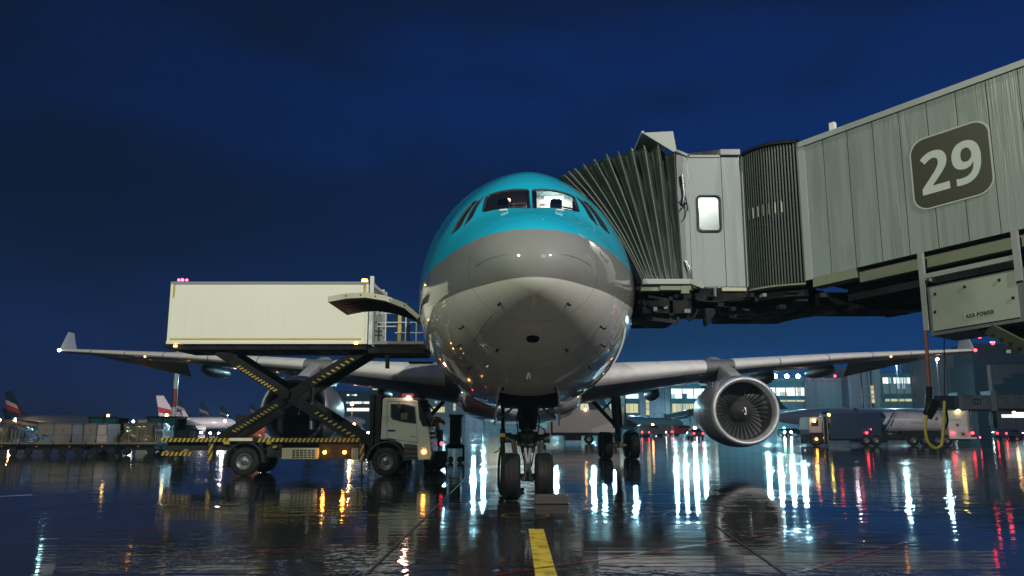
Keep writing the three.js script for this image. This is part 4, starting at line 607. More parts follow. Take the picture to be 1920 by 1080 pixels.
  part('cab_shell', [span(x0, x3 + 0.1, y1, y1 + 0.06, zn - 0.06, zn - dep), span(x0, x3 + 0.1, y0 - 0.06, y0, zn - 0.06, zn - dep), span(x3 + 0.05, x3 + 0.1, y0, y1, zn - 0.06, zn - dep), span(x0 - 0.04, x0, y0, y1, zn - 0.06, zn - dep), span(x0, x3 + 0.1, y0, y1, zn - dep + 0.05, zn - dep)], inner, t);
  part('cab_partition', [span(x1, x3, y0, y1, zn - 0.92, zn - 0.96)], inner, t);
  part('ceiling_lamp', span(wx0 + 0.1, wx1 - 0.06, y1 - 0.09, y1 - 0.03, zn - 0.62, zn - 0.5), M('cab lamp glow', [0.9, 0.9, 0.9], 0.4, { emit: [1, 0.97, 0.9], power: 8 }), t);
  part('notice', [span(wx0 + 0.06, wx1 - 0.1, wy0 + 0.06, wy0 + 0.075, zn - 0.918, zn - 0.9), span(wx0 + 0.1, wx1 - 0.2, wy0 + 0.02, wy0 + 0.04, zn - 0.918, zn - 0.9)], P.mid, t);
  lampPt('cab_glow', V((wx0 + wx1) / 2, y1 - 0.3, zn - 0.5), [1, 0.96, 0.9], 6, 0.1);
  part('cab_roof_unit', [span(4.34, 4.76, y1 + 0.04, y1 + 0.17, zn + 0.06, zn - 0.8, 0.015)], M('grey roof unit', [0.25, 0.26, 0.27], 0.45, { map: T.grime }), t);
  part('cab_roof_edge', [span(3.66, 4.34, y1, y1 + 0.05, zn + 0.03, zn - 0.1), beam(V(3.46, 7.3, zn - 0.02), V(3.7, y1 + 0.03, zn - 0.02), 0.1, 0.05), beam(V(3.45, 7.4, zn - 1.5), V(3.95, y1 + 0.02, zn - 1.5), 2.6, 0.04)], pale, t);
  // hand lever and fittings
  part('wall_lamp', [rod(V(3.53, 6.78, zn + 0.05), V(3.545, 6.58, zn + 0.05), 0.025), tube([V(3.54, 6.58, zn + 0.04), V(3.56, 6.35, zn + 0.05), V(3.52, 6.15, zn + 0.04)], 0.018, 16, 6)], P.steel, t);
  part('lever', [rod(V(3.58, 6.3, zn + 0.05), V(3.62, 6.0, zn + 0.06), 0.012), rod(V(3.47, 6.02, zn + 0.03), V(3.6, 6.18, zn + 0.05), 0.012), rod(V(3.47, 6.22, zn + 0.03), V(3.6, 6.14, zn + 0.05), 0.012), tube([V(3.6, 6.05, zn + 0.03), V(3.55, 5.85, zn + 0.02), V(3.48, 5.78, zn + 0.01)], 0.008, 12, 5)], P.black, t);
  part('conduit', [tube([V(3.54, 4.95, zn + 0.02), V(3.62, 4.75, zn + 0.05), V(3.64, 4.46, zn + 0.03)], 0.016, 16, 6), tube([V(3.52, 4.95, zn + 0.02), V(3.6, 4.7, zn + 0.04), V(3.6, 4.46, zn + 0.03)], 0.01, 16, 6)], P.steel, t);
  // canopy: hoops fan out from the sill, cloth folded between them
  const tops = [[1056, 326], [1064, 319], [1076, 314], [1092, 305], [1113, 296], [1136, 287], [1158, 281], [1183, 274], [1207, 270], [1233, 269], [1263, 284]], bots = [1204, 1207, 1211, 1215, 1220, 1225, 1232, 1240, 1250, 1261, 1279];
  const dN = 15.75, farZ = -19.0;
  const hoop = (k, w) => {                                        // k: hoop number (may be fractional), w: 0 foot near, 0.45 top near, 0.55 top far ... 1 foot far
    const i = Math.min(tops.length - 2, Math.floor(k)), f = k - i, tu = mix(tops[i][0], tops[i + 1][0], f), tv = mix(tops[i][1], tops[i + 1][1], f), bu = mix(bots[i], bots[i + 1], f);
    const leg = (s) => { const bulge = Math.sin(Math.PI * s) * mix(17, 0, clamp(k / 6)); return at(mix(bu, tu, s) + bulge, mix(527, tv, s), dN + 0.12 * (1 - s)); };
    if (w <= 0.5) return leg(w / 0.5);
    if (w <= 0.7) { const p = leg(1), s = (w - 0.5) / 0.2; p.z = mix(p.z, farZ, s); p.y += 0.1 * Math.sin(Math.PI * s); p.x += 0.45 * s; return p; }
    const p = leg(1 - (w - 0.7) / 0.3); p.z = farZ; p.x += 0.45; return p;
  };
  const inward = (w, a, s) => (w <= 0.5 ? V(0.02, -0.05 * (w > 0.42 ? 1 : 0), -a) : w <= 0.7 ? V(0, -a, 0) : V(0, 0, a));
  const NK = (tops.length - 1) * 4;
  part('canopy', grid(60, NK, (a, b) => { const k = b * (tops.length - 1), f = k - Math.floor(k), p = hoop(Math.min(k, tops.length - 1 - 1e-6), a); const depth = 0.26 * clamp(a < 0.5 ? Math.pow(a / 0.5, 0.7) : 1), fold = Math.pow(Math.sin(Math.PI * f), 0.8) * depth * (k < 2 ? 0.5 : 1) * (0.85 + 0.3 * Math.sin(a * 40 + k * 3) * 0.3); return p.add(inward(a, fold)); }), cloth, t, 'dark pleated weather canopy fanned against the nose');
  for (let i = 0; i < tops.length; i++) { const pts = []; for (let j = 0; j <= 30; j++) { const w = j / 30 * 0.7; const p = hoop(Math.min(i, tops.length - 1 - 1e-6), w); pts.push(p.add(w <= 0.5 ? V(0, 0, 0.012) : V(0, 0.012, 0))); } part('canopy_rib', tube(pts, i === tops.length - 1 ? 0.022 : 0.0085 + 0.002 * (i % 3), 90, 5), i === tops.length - 1 ? P.rubber : rib, t); }
  part('canopy_cushion', tube(Array.from({ length: 26 }, (_, j) => hoop(0.001, j / 25 * 0.5).add(V(-0.02, -0.03, -0.12))), 0.11, 60, 10), P.black, t);
  { const z0 = -dN - 0.05, p = (u, v) => { const q = at(u, v, dN); return [q.x, q.y]; }; part('canopy_hood', [prism([p(1204, 249), p(1262, 246), p(1269, 284), p(1262, 285)].reverse(), 0.06, 0.01).translate(0, 0, z0 + 0.06), beam(V(...p(1204, 249), z0 - 1.5), V(...p(1263, 246.5), z0 - 1.5), 3.0, 0.04)], pale, t); part('hood_back', beam(V(...p(1263, 248), z0 - 1.5), V(...p(1269, 283), z0 - 1.5), 3.0, 0.04), P.dark, t); part('hood_edge', beam(V(...p(1205, 248), z0 + 0.07), V(...p(1205, 252), z0 - 3), 0.05), pale, t); }
  const s0 = at(1203, 533, dN), s1 = at(1292, 533, dN);
  part('sill_beam', [span(s0.x, s1.x, s0.y - 0.02, s0.y + 0.09, -dN + 0.12, -dN - 0.06, 0.015), beam(V(s1.x - 0.02, s0.y + 0.05, -dN + 0.06), V(s1.x + 0.3, s0.y - 0.01, -dN - 0.2), 0.08, 0.1)], pale, t);
  part('under_sill', [span(s0.x - 0.02, s1.x - 0.1, s0.y - 0.14, s0.y - 0.03, -dN + 0.05, -dN - 0.3), span(s0.x + 0.35, s1.x + 0.02, s0.y - 0.13, s0.y - 0.05, -dN + 0.09, -dN), span(s0.x - 0.08, s1.x + 0.1, s0.y - 0.1, s0.y - 0.02, -dN - 0.1, farZ)], frame, t);
  part('step_bracket', [span(s1.x - 0.18, s1.x - 0.02, s0.y - 0.2, s0.y - 0.05, -dN + 0.1, -dN - 0.05)], frame, t);
  // machinery under the cab
  const Q = (u, v, d = 15.9) => at(u, v, d), blk = (u0, u1, v0, v1, d, dp) => { const a = Q(u0, v1, d), b = Q(u1, v0, d); return span(a.x, b.x, a.y, b.y, -d, -d - dp, 0.01); };
  part('under_frame', [blk(1197, 1296, 545, 584, 15.9, 2.8), blk(1205, 1290, 562, 588, 15.8, 1), blk(1290, 1420, 541, 566, 16.0, 2.6), blk(1300, 1410, 560, 578, 16.3, 1.6), blk(1216, 1250, 566, 575, 15.75, 0.2), blk(1255, 1262, 548, 592, 15.8, 0.4), beam(Q(1196, 545, 16), Q(1206, 590, 16), 0.06), beam(Q(1300, 545, 16), Q(1400, 575, 16.4), 0.07), beam(Q(1296, 570, 16), Q(1215, 556, 15.75), 0.05)], P.black, t);
  part('bracket', [beam(Q(1220, 598), Q(1271, 604), 0.05, 0.07), beam(Q(1222, 588), Q(1221, 600), 0.05), beam(Q(1271, 586), Q(1271, 605), 0.05), beam(Q(1258, 586), Q(1256, 600), 0.06)], P.dark, t);
  part('guide_wedge', prism([[0, 0], [0.22, 0], [0.2, -0.12], [0.04, -0.34], [0.02, -0.3]].map(([x, y]) => [Q(1322, 578).x + x, Q(1322, 578).y + y]).reverse(), 0.3, 0.01).translate(0, 0, -15.9), P.black, t);
  part('drive_leg', [rod(Q(1371, 560, 16.3), Q(1371, 596, 16.3), 0.1), rod(Q(1371, 590, 16.3), Q(1371, 598, 16.3), 0.12), blk(1358, 1386, 560, 578, 16.1, 0.4)], P.black, t);
  for (const [a, b, c] of [[[1283, 584], [1297, 599], [1309, 580]], [[1286, 588], [1292, 601], [1306, 588]], [[1375, 594], [1381, 590], [1377, 597]], [[1512, 556], [1522, 588], [1531, 556]], [[1290, 560], [1340, 566], [1400, 556]], [[1400, 560], [1450, 568], [1512, 552]]]) part('hose', tube([Q(...a), Q(...b), Q(...c)], 0.024, 20, 6), P.black, t);
  part('sill_light', blk(1354, 1400, 539, 546, 15.96, 0.15), M('cream sill', [0.36, 0.34, 0.24], 0.5), t); part('small_ladder', blk(1340, 1343, 540, 556, 15.9, 0.1), P.mid, t);
  for (let i = 0; i < 18; i++) { const u = rr(1205, 1420), v = rr(548, 580); part('fitting', blk(u, u + rr(3, 12), v, v + rr(3, 9), 15.72 + rr(0, 0.1), 0.2), rnd() < 0.08 ? P.mid : P.black, t); }
  { const f = (u, v, d = 15.6) => at(u, v, d); part('rotunda_hub', [blk(1410, 1545, 545, 576, 16.3, 2.2), blk(1540, 1740, 548, 572, 15.2, 1.6), blk(1600, 1735, 562, 580, 15.0, 0.8)], P.black, t); for (let i = 0; i < 14; i++) { const u = rr(1430, 1720), v = rr(545, 572); part('fitting', blk(u, u + rr(5, 22), v, v + rr(3, 10), 14.9 + rr(0, 0.1), 0.2), rnd() < 0.1 ? P.mid : P.black, t); } part('hose', tube([f(1600, 560, 14.9), f(1660, 572, 14.9), f(1728, 556, 14.9)], 0.03, 30, 6), P.black, t); }
  // support stair under the power cabinet
  { const f = (u, v, d) => at(u, v, d); for (const [a, b, da, db] of [[[1815, 596], [1960, 672], 13.4, 11.9], [[1838, 590], [1975, 652], 14.2, 12.8], [[1850, 600], [1990, 668], 13.6, 12.2]]) part('stair_stringer', beam(f(...a, da), f(...b, db), 0.06, 0.2), M('dark olive stringer', [0.05, 0.052, 0.035], 0.5, { map: T.grime }), t); for (let i = 0; i < 9; i++) { const k = i / 8, a = f(mix(1820, 1955, k), mix(601, 670, k), mix(13.3, 11.9, k)), b = f(mix(1842, 1972, k), mix(593, 652, k), mix(14.1, 12.8, k)); part('stair_tread', beam(a, b, 0.2, 0.035), P.dark, t); } part('stair_brace', [beam(f(1895, 612, 13), f(1925, 578, 13), 0.05), beam(f(1830, 590, 13.4), f(1900, 592, 13), 0.06)], P.dark, t); }
}
// ---- power cabinet hung from the tunnel
{
  const t = thing('power_cabinet', 'pale metal power cabinet marked AXA POWER hanging under the boarding tunnel', 'power unit', [7.6, 0, -13]);
  const A0 = V(5.72, 4.41, -15.2), dir = V(2.5, 0, 2.75).normalize(), back = V(dir.z, 0, -dir.x), slope = 0.086;
  const S = (s, h, o) => A0.clone().addScaledVector(dir, s).addScaledVector(back, -o).add(V(0, slope * s + h, 0));
  const slab = (s0, s1, h0, h1, o0, o1) => { const c = [[s0, h0, o0], [s1, h0, o0], [s1, h1, o0], [s0, h1, o0], [s0, h0, o1], [s1, h0, o1], [s1, h1, o1], [s0, h1, o1]].map((q) => S(...q)), p = [], f = (a, b, d, e) => p.push(c[a], c[b], c[d], c[a], c[d], c[e]); f(0, 1, 2, 3); f(5, 4, 7, 6); f(4, 0, 3, 7); f(1, 5, 6, 2); f(3, 2, 6, 7); f(4, 5, 1, 0); const g = new THREE.BufferGeometry().setFromPoints(p); g.setAttribute('uv', new THREE.Float32BufferAttribute(new Float32Array(p.length * 2), 2)); g.computeVertexNormals(); return g; };
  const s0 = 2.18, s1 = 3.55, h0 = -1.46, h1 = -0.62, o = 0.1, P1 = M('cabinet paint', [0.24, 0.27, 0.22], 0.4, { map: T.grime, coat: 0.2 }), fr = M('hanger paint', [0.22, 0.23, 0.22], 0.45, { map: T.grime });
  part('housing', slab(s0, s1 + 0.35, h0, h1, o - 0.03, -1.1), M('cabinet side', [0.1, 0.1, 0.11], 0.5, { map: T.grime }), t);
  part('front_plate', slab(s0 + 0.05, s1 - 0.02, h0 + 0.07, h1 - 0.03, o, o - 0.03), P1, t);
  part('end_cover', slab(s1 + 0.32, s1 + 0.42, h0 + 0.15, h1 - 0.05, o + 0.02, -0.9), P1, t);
  for (const [a, b] of [[0.06, 0.93], [0.42, 0.96], [0.82, 0.96], [0.04, 0.5], [0.95, 0.5]]) { const s = mix(s0 + 0.05, s1 - 0.02, a), h = mix(h0 + 0.07, h1 - 0.06, b) - 0.03; part('latch', slab(s - 0.02, s + 0.02, h - 0.025, h + 0.015, o + 0.015, o), P.black, t); }
  part('hanger', [slab(s0 - 0.1, s0 - 0.02, h0 + 0.1, 0.0, o + 0.02, o - 0.08)], fr, t); part('hanger', [slab(s1 - 0.02, s1 + 0.07, h1 - 0.2, 0.0, o + 0.02, o - 0.08)], fr, t); part('hanger_rail', [slab(s0 - 0.05, s1, -0.47, -0.39, o + 0.01, o - 0.06)], fr, t); part('hanger_rail', [slab(s0 - 0.05, s0 + 0.02, -0.5, -0.4, o, -1.1)], fr, t);
  const c = document.createElement('canvas'); c.width = 512; c.height = 96; const x = c.getContext('2d'); x.clearRect(0, 0, 512, 96); x.fillStyle = '#868d80'; x.fillRect(0, 0, 512, 96); x.fillStyle = '#050503'; x.font = 'bold 82px sans-serif'; x.textBaseline = 'middle'; x.textAlign = 'center'; x.fillText('AXA POWER', 256, 50, 500); x.lineWidth = 5; x.strokeStyle = '#050503'; x.strokeText('AXA POWER', 256, 50, 500);
  const tx = new THREE.CanvasTexture(c); tx.colorSpace = THREE.SRGBColorSpace; const sa = mix(s0, s1, 0.4), sb = mix(s0, s1, 0.74), ha = h0 + 0.17, g = grid(1, 1, (a, b) => S(mix(sa, sb, a), mix(ha, ha + 0.105, b), o + 0.004)); g.setAttribute('uv', new THREE.Float32BufferAttribute([0, 0, 1, 0, 0, 1, 1, 1], 2)); const mm = M('cabinet print', [1, 1, 1], 0.4, { map: tx }); part('maker_lettering', g, mm, t, undefined, true);
}
{ // cable hanging from the cabinet
  const d = 13.9, q = (u, v, e = d) => at(u, v, e), t = thing('hanging_cable', 'red-brown hanging cable with a dark plug and yellow loops, left of the power cabinet', 'cable', [7.25, 0, -d]);
  const rope = M('red brown sheath', [0.2, 0.06, 0.035], 0.6, { map: T.grime }), yl = M('yellow cable sheath', [0.3, 0.26, 0.03], 0.5);
  part('sheath', tube([q(1733, 560), q(1735, 600), q(1738, 660), q(1742, 730)], 0.032, 40, 8), rope, t);
  part('plug', [tube([q(1742, 725), q(1741, 760), q(1738, 778)], 0.05, 20, 8), box(0.16, 0.3, 0.12, q(1746, 765).x, q(1746, 765).y, -d, 0, 0, -0.5, 0.03), tube([q(1757, 752), q(1750, 770), q(1742, 784)], 0.05, 20, 8)], P.black, t);
  part('loop', tube([q(1739, 770), q(1735, 800), q(1740, 828), q(1752, 840), q(1764, 836), q(1768, 815), q(1770, 780), q(1771, 752)], 0.026, 60, 8), yl, t);
  part('loop', tube([q(1771, 755, d + 0.1), q(1776, 780, d + 0.1), q(1777, 790, d + 0.1), q(1771, 806, d + 0.1)], 0.016, 40, 6), P.black, t); part('tail', tube([q(1762, 836), q(1763, 850), q(1764, 863)], 0.012, 12, 5), P.black, t); part('hook_line', rod(q(1771, 752), q(1770, 600), 0.008), P.black, t);
}

// ================================================================ the masts behind the viewpoint
for (const k of MASTS) {
  const t = thing('floodlight_mast', k.side === 'left' ? 'floodlight mast with greenish lamps, seen only as the left glint on the silver nose' : 'floodlight mast with white lamps, seen only as the right glint on the silver nose', 'light mast', [k.x, 0, k.z]);
  part('pole', rod(V(k.x, 0, k.z), V(k.x, k.h + 1.5, k.z), 0.45, 0.2, 16), P.mid, t);
  part('crossbar', span(k.x - 2, k.x + 2, k.h + 0.7, k.h + 0.9, k.z - 0.1, k.z - 0.3), P.mid, t);
  const glow = M('mast lamp glow', [0.9, 0.9, 0.9], 0.3, { emit: k.color, power: 60 });
  for (let i = 0; i < 4; i++) { const x = k.x - 1.5 + i, l = part('lamp', box(0.8, 0.6, 0.3, x, k.h, k.z - 0.35, 0, 0.55, 0, 0.05), P.dark, t); part('lens', box(0.7, 0.5, 0.02, x, k.h - 0.09, k.z - 0.51, 0, 0.55, 0), glow, l); }
  const l = new THREE.SpotLight(new THREE.Color().setRGB(...k.color), k.power, 0, 0.85, 0.35, 2); l.name = 'mast_light'; l.position.set(k.x, k.h - 0.3, k.z - 1.0); l.target.position.set(0, 4, -22); l.shadow.radius = 25; l.castShadow = true; scene.add(l, l.target);
}

// ================================================================ the terminal and its neighbours
const fc = (u0, u1, v0, v1, d, dep, z0 = 0) => { const a = at(u0, 780, d), b = at(u1, 780, d); return span(a.x, b.x, at(0, v1, d).y, at(0, v0, d).y, -d + z0, -d - dep); };
const floorTo = (u0, u1, v0, d, dep) => { const a = at(u0, 780, d), b = at(u1, 780, d); return span(a.x, b.x, -0.02, at(0, v0, d).y, -d, -d - dep); };
const wallM = {
  violet: M('violet grey render', [0.24, 0.22, 0.27], 0.7, { map: T.grime }), blue: M('blue grey cladding', [0.2, 0.27, 0.3], 0.5, { map: T.grime }), teal: M('teal spandrel', [0.07, 0.2, 0.23], 0.3), brown: M('brown violet cladding', [0.16, 0.085, 0.09], 0.7, { map: T.grime }), pink: M('pinkish render', [0.3, 0.17, 0.16], 0.7, { map: T.grime }), dark: M('dark cladding', [0.035, 0.03, 0.036], 0.6, { map: T.grime }), pale: M('pale concrete', [0.3, 0.31, 0.32], 0.7, { map: T.grime }),
};
const glow = (n, c, p) => M(n, [0.2, 0.2, 0.2], 0.2, { emit: c, power: p });
const lit = [glow('bright cool room', [0.7, 0.95, 1], 2.0), glow('bright white room', [1, 0.97, 0.86], 1.4), glow('half-lit room', [0.5, 0.78, 0.82], 0.8), glow('warm room', [1, 0.84, 0.45], 0.75), glow('dim room', [0.3, 0.45, 0.48], 0.18)];
const yell = [glow('yellow room', [1, 0.92, 0.42], 0.7), glow('pale yellow room', [0.95, 0.95, 0.6], 0.55), glow('dim yellow room', [0.6, 0.6, 0.35], 0.3)];
function panes(parent, u0, u1, v0, v1, d, n, set, z = 0.12) { for (let i = 0; i < n; i++) { const a = mix(u0, u1, i / n) + 0.35, b = mix(u0, u1, (i + 1) / n) - 0.35, m = set[Math.floor(rnd() * rnd() * set.length * 0.999)]; part('window_pane', fc(a, b, v0, v1, d, 0.1, z), m, parent); } }
{
  const d = 300, t = thing('terminal_building', 'long blue-lit airport terminal with rows of lit windows behind the airliner', 'building', [60, 0, -d - 10]);
  const w = part('wall', [floorTo(795, 1600, 713, d, 30)], wallM.blue, t);
  part('roof_edge', fc(794, 1600, 709, 714, d, 1.2, 0.6), wallM.pale, t);
  for (const [u0, u1, v1] of [[1200, 1211, 714], [1219, 1247, 714], [1513, 1537, 708], [872, 905, 714], [1060, 1085, 714]]) part('pier', floorTo(u0, u1, v1, d - 1.5, 3), wallM.violet, t);
  part('pier', floorTo(1248, 1257, 712, d - 1.2, 2), wallM.pale, t);
  // bays: spandrels and two rows of panes
  for (const [u0, u1, n] of [[1259, 1345, 12], [1086, 1199, 16], [906, 1059, 20], [1438, 1512, 11]]) {
    const hi = u0 > 1400 ? [727, 742, 742, 750, 750, 753] : [729, 747, 747, 757, 757, 774];
    part('spandrel', fc(u0, u1, hi[2] + 0.3, hi[3], d, 0.1, 0.3), wallM.teal, t); part('fascia', fc(u0, u1, 715, hi[0] - 1, d, 0.1, 0.25), wallM.teal, t);
    const mid = (hi[0] + hi[1]) / 2 + 1; panes(t, u0 + 1, u1 - 1, hi[0], mid, d, n, lit); panes(t, u0 + 1, u1 - 1, mid + 0.6, hi[1], d, n, lit); panes(t, u0 + 2, u1 - 2, hi[4], hi[5], d, Math.round(n * 0.8), yell);
    for (let k = 0; k <= 4; k++) { const u = mix(u0, u1, k / 4); part('mullion', fc(u - 0.8, u + 0.8, hi[0] - 1, hi[5], d, 0.2, 0.4), wallM.blue, t); }
  }
  part('kiosk', fc(1281, 1289, 738, 748, d, 0.4, 0.5), wallM.teal, t);
  for (let k = 0; k < 5; k++) part('window_pane', fc(1211.6, 1217.6, 723 + k * 11.3, 733 + k * 11.3, d, 0.2, 0.3), yell[k % 2], t);
  for (let k = 0; k < 2; k++) part('window_pane', fc(850, 854, 757 + k * 7, 763 + k * 7, d, 0.2, 0.3), yell[1], t);
  panes(t, 808, 834, 763, 773, d, 6, yell, 0.3); panes(t, 815, 836, 752, 756, d, 5, [lit[4], lit[2]], 0.3);
  // stair tower and the lean wall beside it, glazed hall further right
  part('recess', floorTo(1537, 1597, 709, d + 3, 20), wallM.blue, t); panes(t, 1566, 1592, 722, 740, d + 3, 4, [lit[2], lit[4], lit[2], lit[0]]); part('spandrel', fc(1562, 1594, 741, 753, d + 3, 0.2, 0.2), wallM.teal, t);
  part('stair_tower', floorTo(1594, 1618.5, 690, d - 4, 20), wallM.violet, t, 'grey windowless tower'); part('stair_tower', floorTo(1621.5, 1633.5, 691, d - 4, 20), wallM.violet, t); part('tower_slot', floorTo(1618, 1622, 692, d - 3, 18), wallM.dark, t);
  part('window_pane', fc(1618.8, 1621.4, 728, 757, d - 3, 0.2, 0.2), yell[2], t); part('tower_cap', fc(1593, 1634, 688.5, 690.5, d - 4, 20, 0.2), wallM.pale, t);
  part('lean_wall', prism([[1633, 690], [1650, 690], [1653, 815], [1644, 815]].map(([u, v]) => { const p = at(u, v, d - 3); return [p.x, Math.max(0, p.y)]; }), 12).translate(0, 0, -d + 3), wallM.pale, t); part('fin_wall', floorTo(1633.5, 1636, 689, d - 5, 12), wallM.pale, t);
  for (let k = 0; k < 4; k++) part('window_pane', fc(1637, 1641.5, 723 + k * 8.5, 730 + k * 8.5, d - 3, 0.2, 0.3), [M('sodium stair', [0.2, 0.1, 0.05], 0.4, { emit: [1, 0.62, 0.25], power: 0.7 }), yell[0]][k % 2], t);
  part('hall_wall', floorTo(1648, 1770, 703, d + 4, 25), wallM.blue, t); part('hall_fascia', fc(1648, 1770, 701, 706, d + 4, 1, 1.2), wallM.teal, t);
  panes(t, 1660, 1764, 708, 719, d + 4, 20, [lit[0], lit[1], lit[2], lit[4], glow('blue lit room', [0.25, 0.45, 1], 1.0), lit[3]]); panes(t, 1660, 1764, 719.6, 729, d + 4, 20, [lit[4], lit[2], lit[4], lit[0]]); panes(t, 1660, 1764, 729.6, 738, d + 4, 16, [lit[4]]); part('spandrel', fc(1655, 1766, 739, 747, d + 4, 0.2, 0.3), wallM.teal, t); panes(t, 1662, 1764, 748, 752.5, d + 4, 12, yell);
  for (let k = 0; k <= 8; k++) { const u = mix(1658, 1766, k / 8); part('mullion', fc(u - 0.6, u + 0.6, 706, 753, d + 4, 0.3, 0.5), wallM.blue, t); }
}
{ const d = 285, t = thing('office_block', 'brown-violet windowless block with three narrow lit slots right of the glazed hall', 'building', [165, 0, -d - 10]);
  part('wall', [floorTo(1763, 1782.5, 657, d, 25), floorTo(1785, 1799, 656, d, 25), floorTo(1802, 1832, 655, d, 25)], wallM.brown, t).userData.kind = 'stuff';
  part('recess_wall', [floorTo(1762, 1833, 658, d + 1.5, 22)], wallM.dark, t);
  for (const [u, v] of [[1783.7, 720], [1800.5, 711], [1829.8, 704]]) { const k = u > 1820 ? 3 : 2; for (let i = 0; i < 3; i++) part('window_pane', fc(u - (u > 1820 ? 1.6 : 1.0), u + 1.2, v + 1 + i * 11, v + 10 + i * 11, d - (u > 1820 ? 0.1 : -1), 0.2, 0.2), yell[u < 1790 ? 1 : 0], t); }
  lampBall('wall_lamp', at(1783.5, 722, d - 1), 0.6, M('white wall lamp', [0.9, 0.9, 0.9], 0.3, { emit: [0.85, 0.95, 1], power: 12 }), 'bright white lamp in the left slot of the brown-violet block');
}
{ const d = 270, t = thing('depot_building', 'pink-lit block with a dark roof storey at the far right edge', 'building', [185, 0, -d - 10]);
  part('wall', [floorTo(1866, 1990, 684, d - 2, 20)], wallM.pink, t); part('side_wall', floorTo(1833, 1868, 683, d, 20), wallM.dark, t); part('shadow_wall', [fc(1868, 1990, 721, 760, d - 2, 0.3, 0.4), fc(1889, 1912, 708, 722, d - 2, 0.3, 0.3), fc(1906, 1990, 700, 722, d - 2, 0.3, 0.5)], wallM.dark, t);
  part('roof_storey', [fc(1834, 1895, 661, 684, d + 4, 15), fc(1838, 1940, 644, 664, d + 8, 14), fc(1895, 1990, 664, 684, d + 4, 15)], wallM.dark, t);
  part('window_pane', fc(1871, 1879, 640.5, 642.5, d + 8, 0.3, 0.4), M('blue white lamp', [0.4, 0.6, 0.8], 0.4, { emit: [0.5, 0.8, 1], power: 1.6 }), t); for (const u of [1902, 1906]) part('window_pane', fc(u - 1.2, u + 1.2, 656, 662, d + 3.5, 0.3, 0.4), yell[2], t);
}
{ const d = 330, t = thing('cargo_building', 'low dim building with rows of small lights between the truck cab and the left engine', 'building', [-50, 0, -d - 10]);
  part('wall', floorTo(630, 800, 733, d, 25), wallM.dark, t); part('upper_wall', floorTo(696, 800, 726, d + 2, 20), wallM.dark, t);
  for (const [u0, u1, v0, v1, n, s] of [[649, 668, 739.5, 742, 4, lit], [648, 692, 753, 757, 9, lit], [650, 692, 765, 771, 9, [lit[1], lit[2]]], [700, 780, 757, 763, 10, [lit[2], lit[4]]], [697, 706, 726.5, 731, 2, yell]]) panes(t, u0, u1, v0, v1, d, n, s, 0.3);
}
// ---- lamps of the terminal: banks of floodlights on the roof, street lamps, red obstruction lights
const floodGlow = M('floodlight lens', [0.9, 0.95, 1], 0.3, { emit: [0.4, 0.87, 1], power: 42 });
{
  const seen = [[1262, 712, 'leftmost of the three roof floodlights left of the right engine'], [1279.5, 712, 'middle of the three roof floodlights left of the right engine'], [1298, 712, 'rightmost of the three roof floodlights left of the right engine'], [1453.6, 705.5, 'leftmost of the three roof floodlights right of the right engine'], [1475, 705.5, 'middle of the three roof floodlights right of the right engine'], [1496, 705.5, 'rightmost of the three roof floodlights right of the right engine']];
  const behind = [[1316, 712, 'roof floodlight hidden by the engine pylon, fourth streak of the right bank'], [1432, 705.5, 'roof floodlight hidden by the right engine, first streak beyond it'], [1186, 712, 'roof floodlight hidden by the right main gear, single streak under the wing'], [1149, 712, 'hidden roof floodlight, third of three streaks left of the main gear'], [1130, 712, 'hidden roof floodlight, middle of three streaks left of the main gear'], [1110, 712, 'hidden roof floodlight, first of three streaks left of the main gear'], [1041, 712, 'hidden roof floodlight, streak just right of the nose wheels'], [988, 712, 'hidden roof floodlight, streak between the two nose wheels'], [907, 712, 'hidden roof floodlight, right one of the two streaks left of the nose wheels'], [889, 712, 'hidden roof floodlight, left one of the two streaks left of the nose wheels'], [833, 714, 'hidden roof floodlight, streak between truck cab and service cart']];
  const proto = thing('floodlight', '', 'floodlight', [0, 0, 0], 'floodlights along the terminal roof', true);
  part('housing', box(1.5, 1.3, 0.7, 0, 0.35, -0.2, 0, 0.12, 0, 0.1), P.dark, proto); part('lens', new THREE.SphereGeometry(0.78, 16, 8, 0, Math.PI * 2, 0, Math.PI / 2).scale(1, 0.35, 1).rotateX(Math.PI / 2 + 0.12).translate(0, 0.35, 0.14), floodGlow, proto); part('bracket', [span(-0.12, 0.12, -0.9, -0.1, -0.35, -0.1), span(-0.12, 0.12, -0.9, -0.7, -4, -0.1)], P.dark, proto);
  [...seen, ...behind].forEach(([u, v, lab], i) => {
    const o = i ? proto.clone() : proto; if (i) { o.name = numbered('floodlight'); scene.add(o); }
    const p = at(u, v, 296); o.position.set(p.x, p.y - 0.35, p.z); o.userData = { ...o.userData, label: lab };
    const l = new THREE.SpotLight(new THREE.Color().setRGB(0.4, 0.86, 1), 1700, 0, 1.5, 0.25, 2); l.name = 'floodlight_beam'; l.position.set(p.x, p.y, p.z + 0.7); l.target.position.set(p.x * 0.9, 0, -258); l.shadow.radius = 25; l.castShadow = true; scene.add(l, l.target);
  });
}
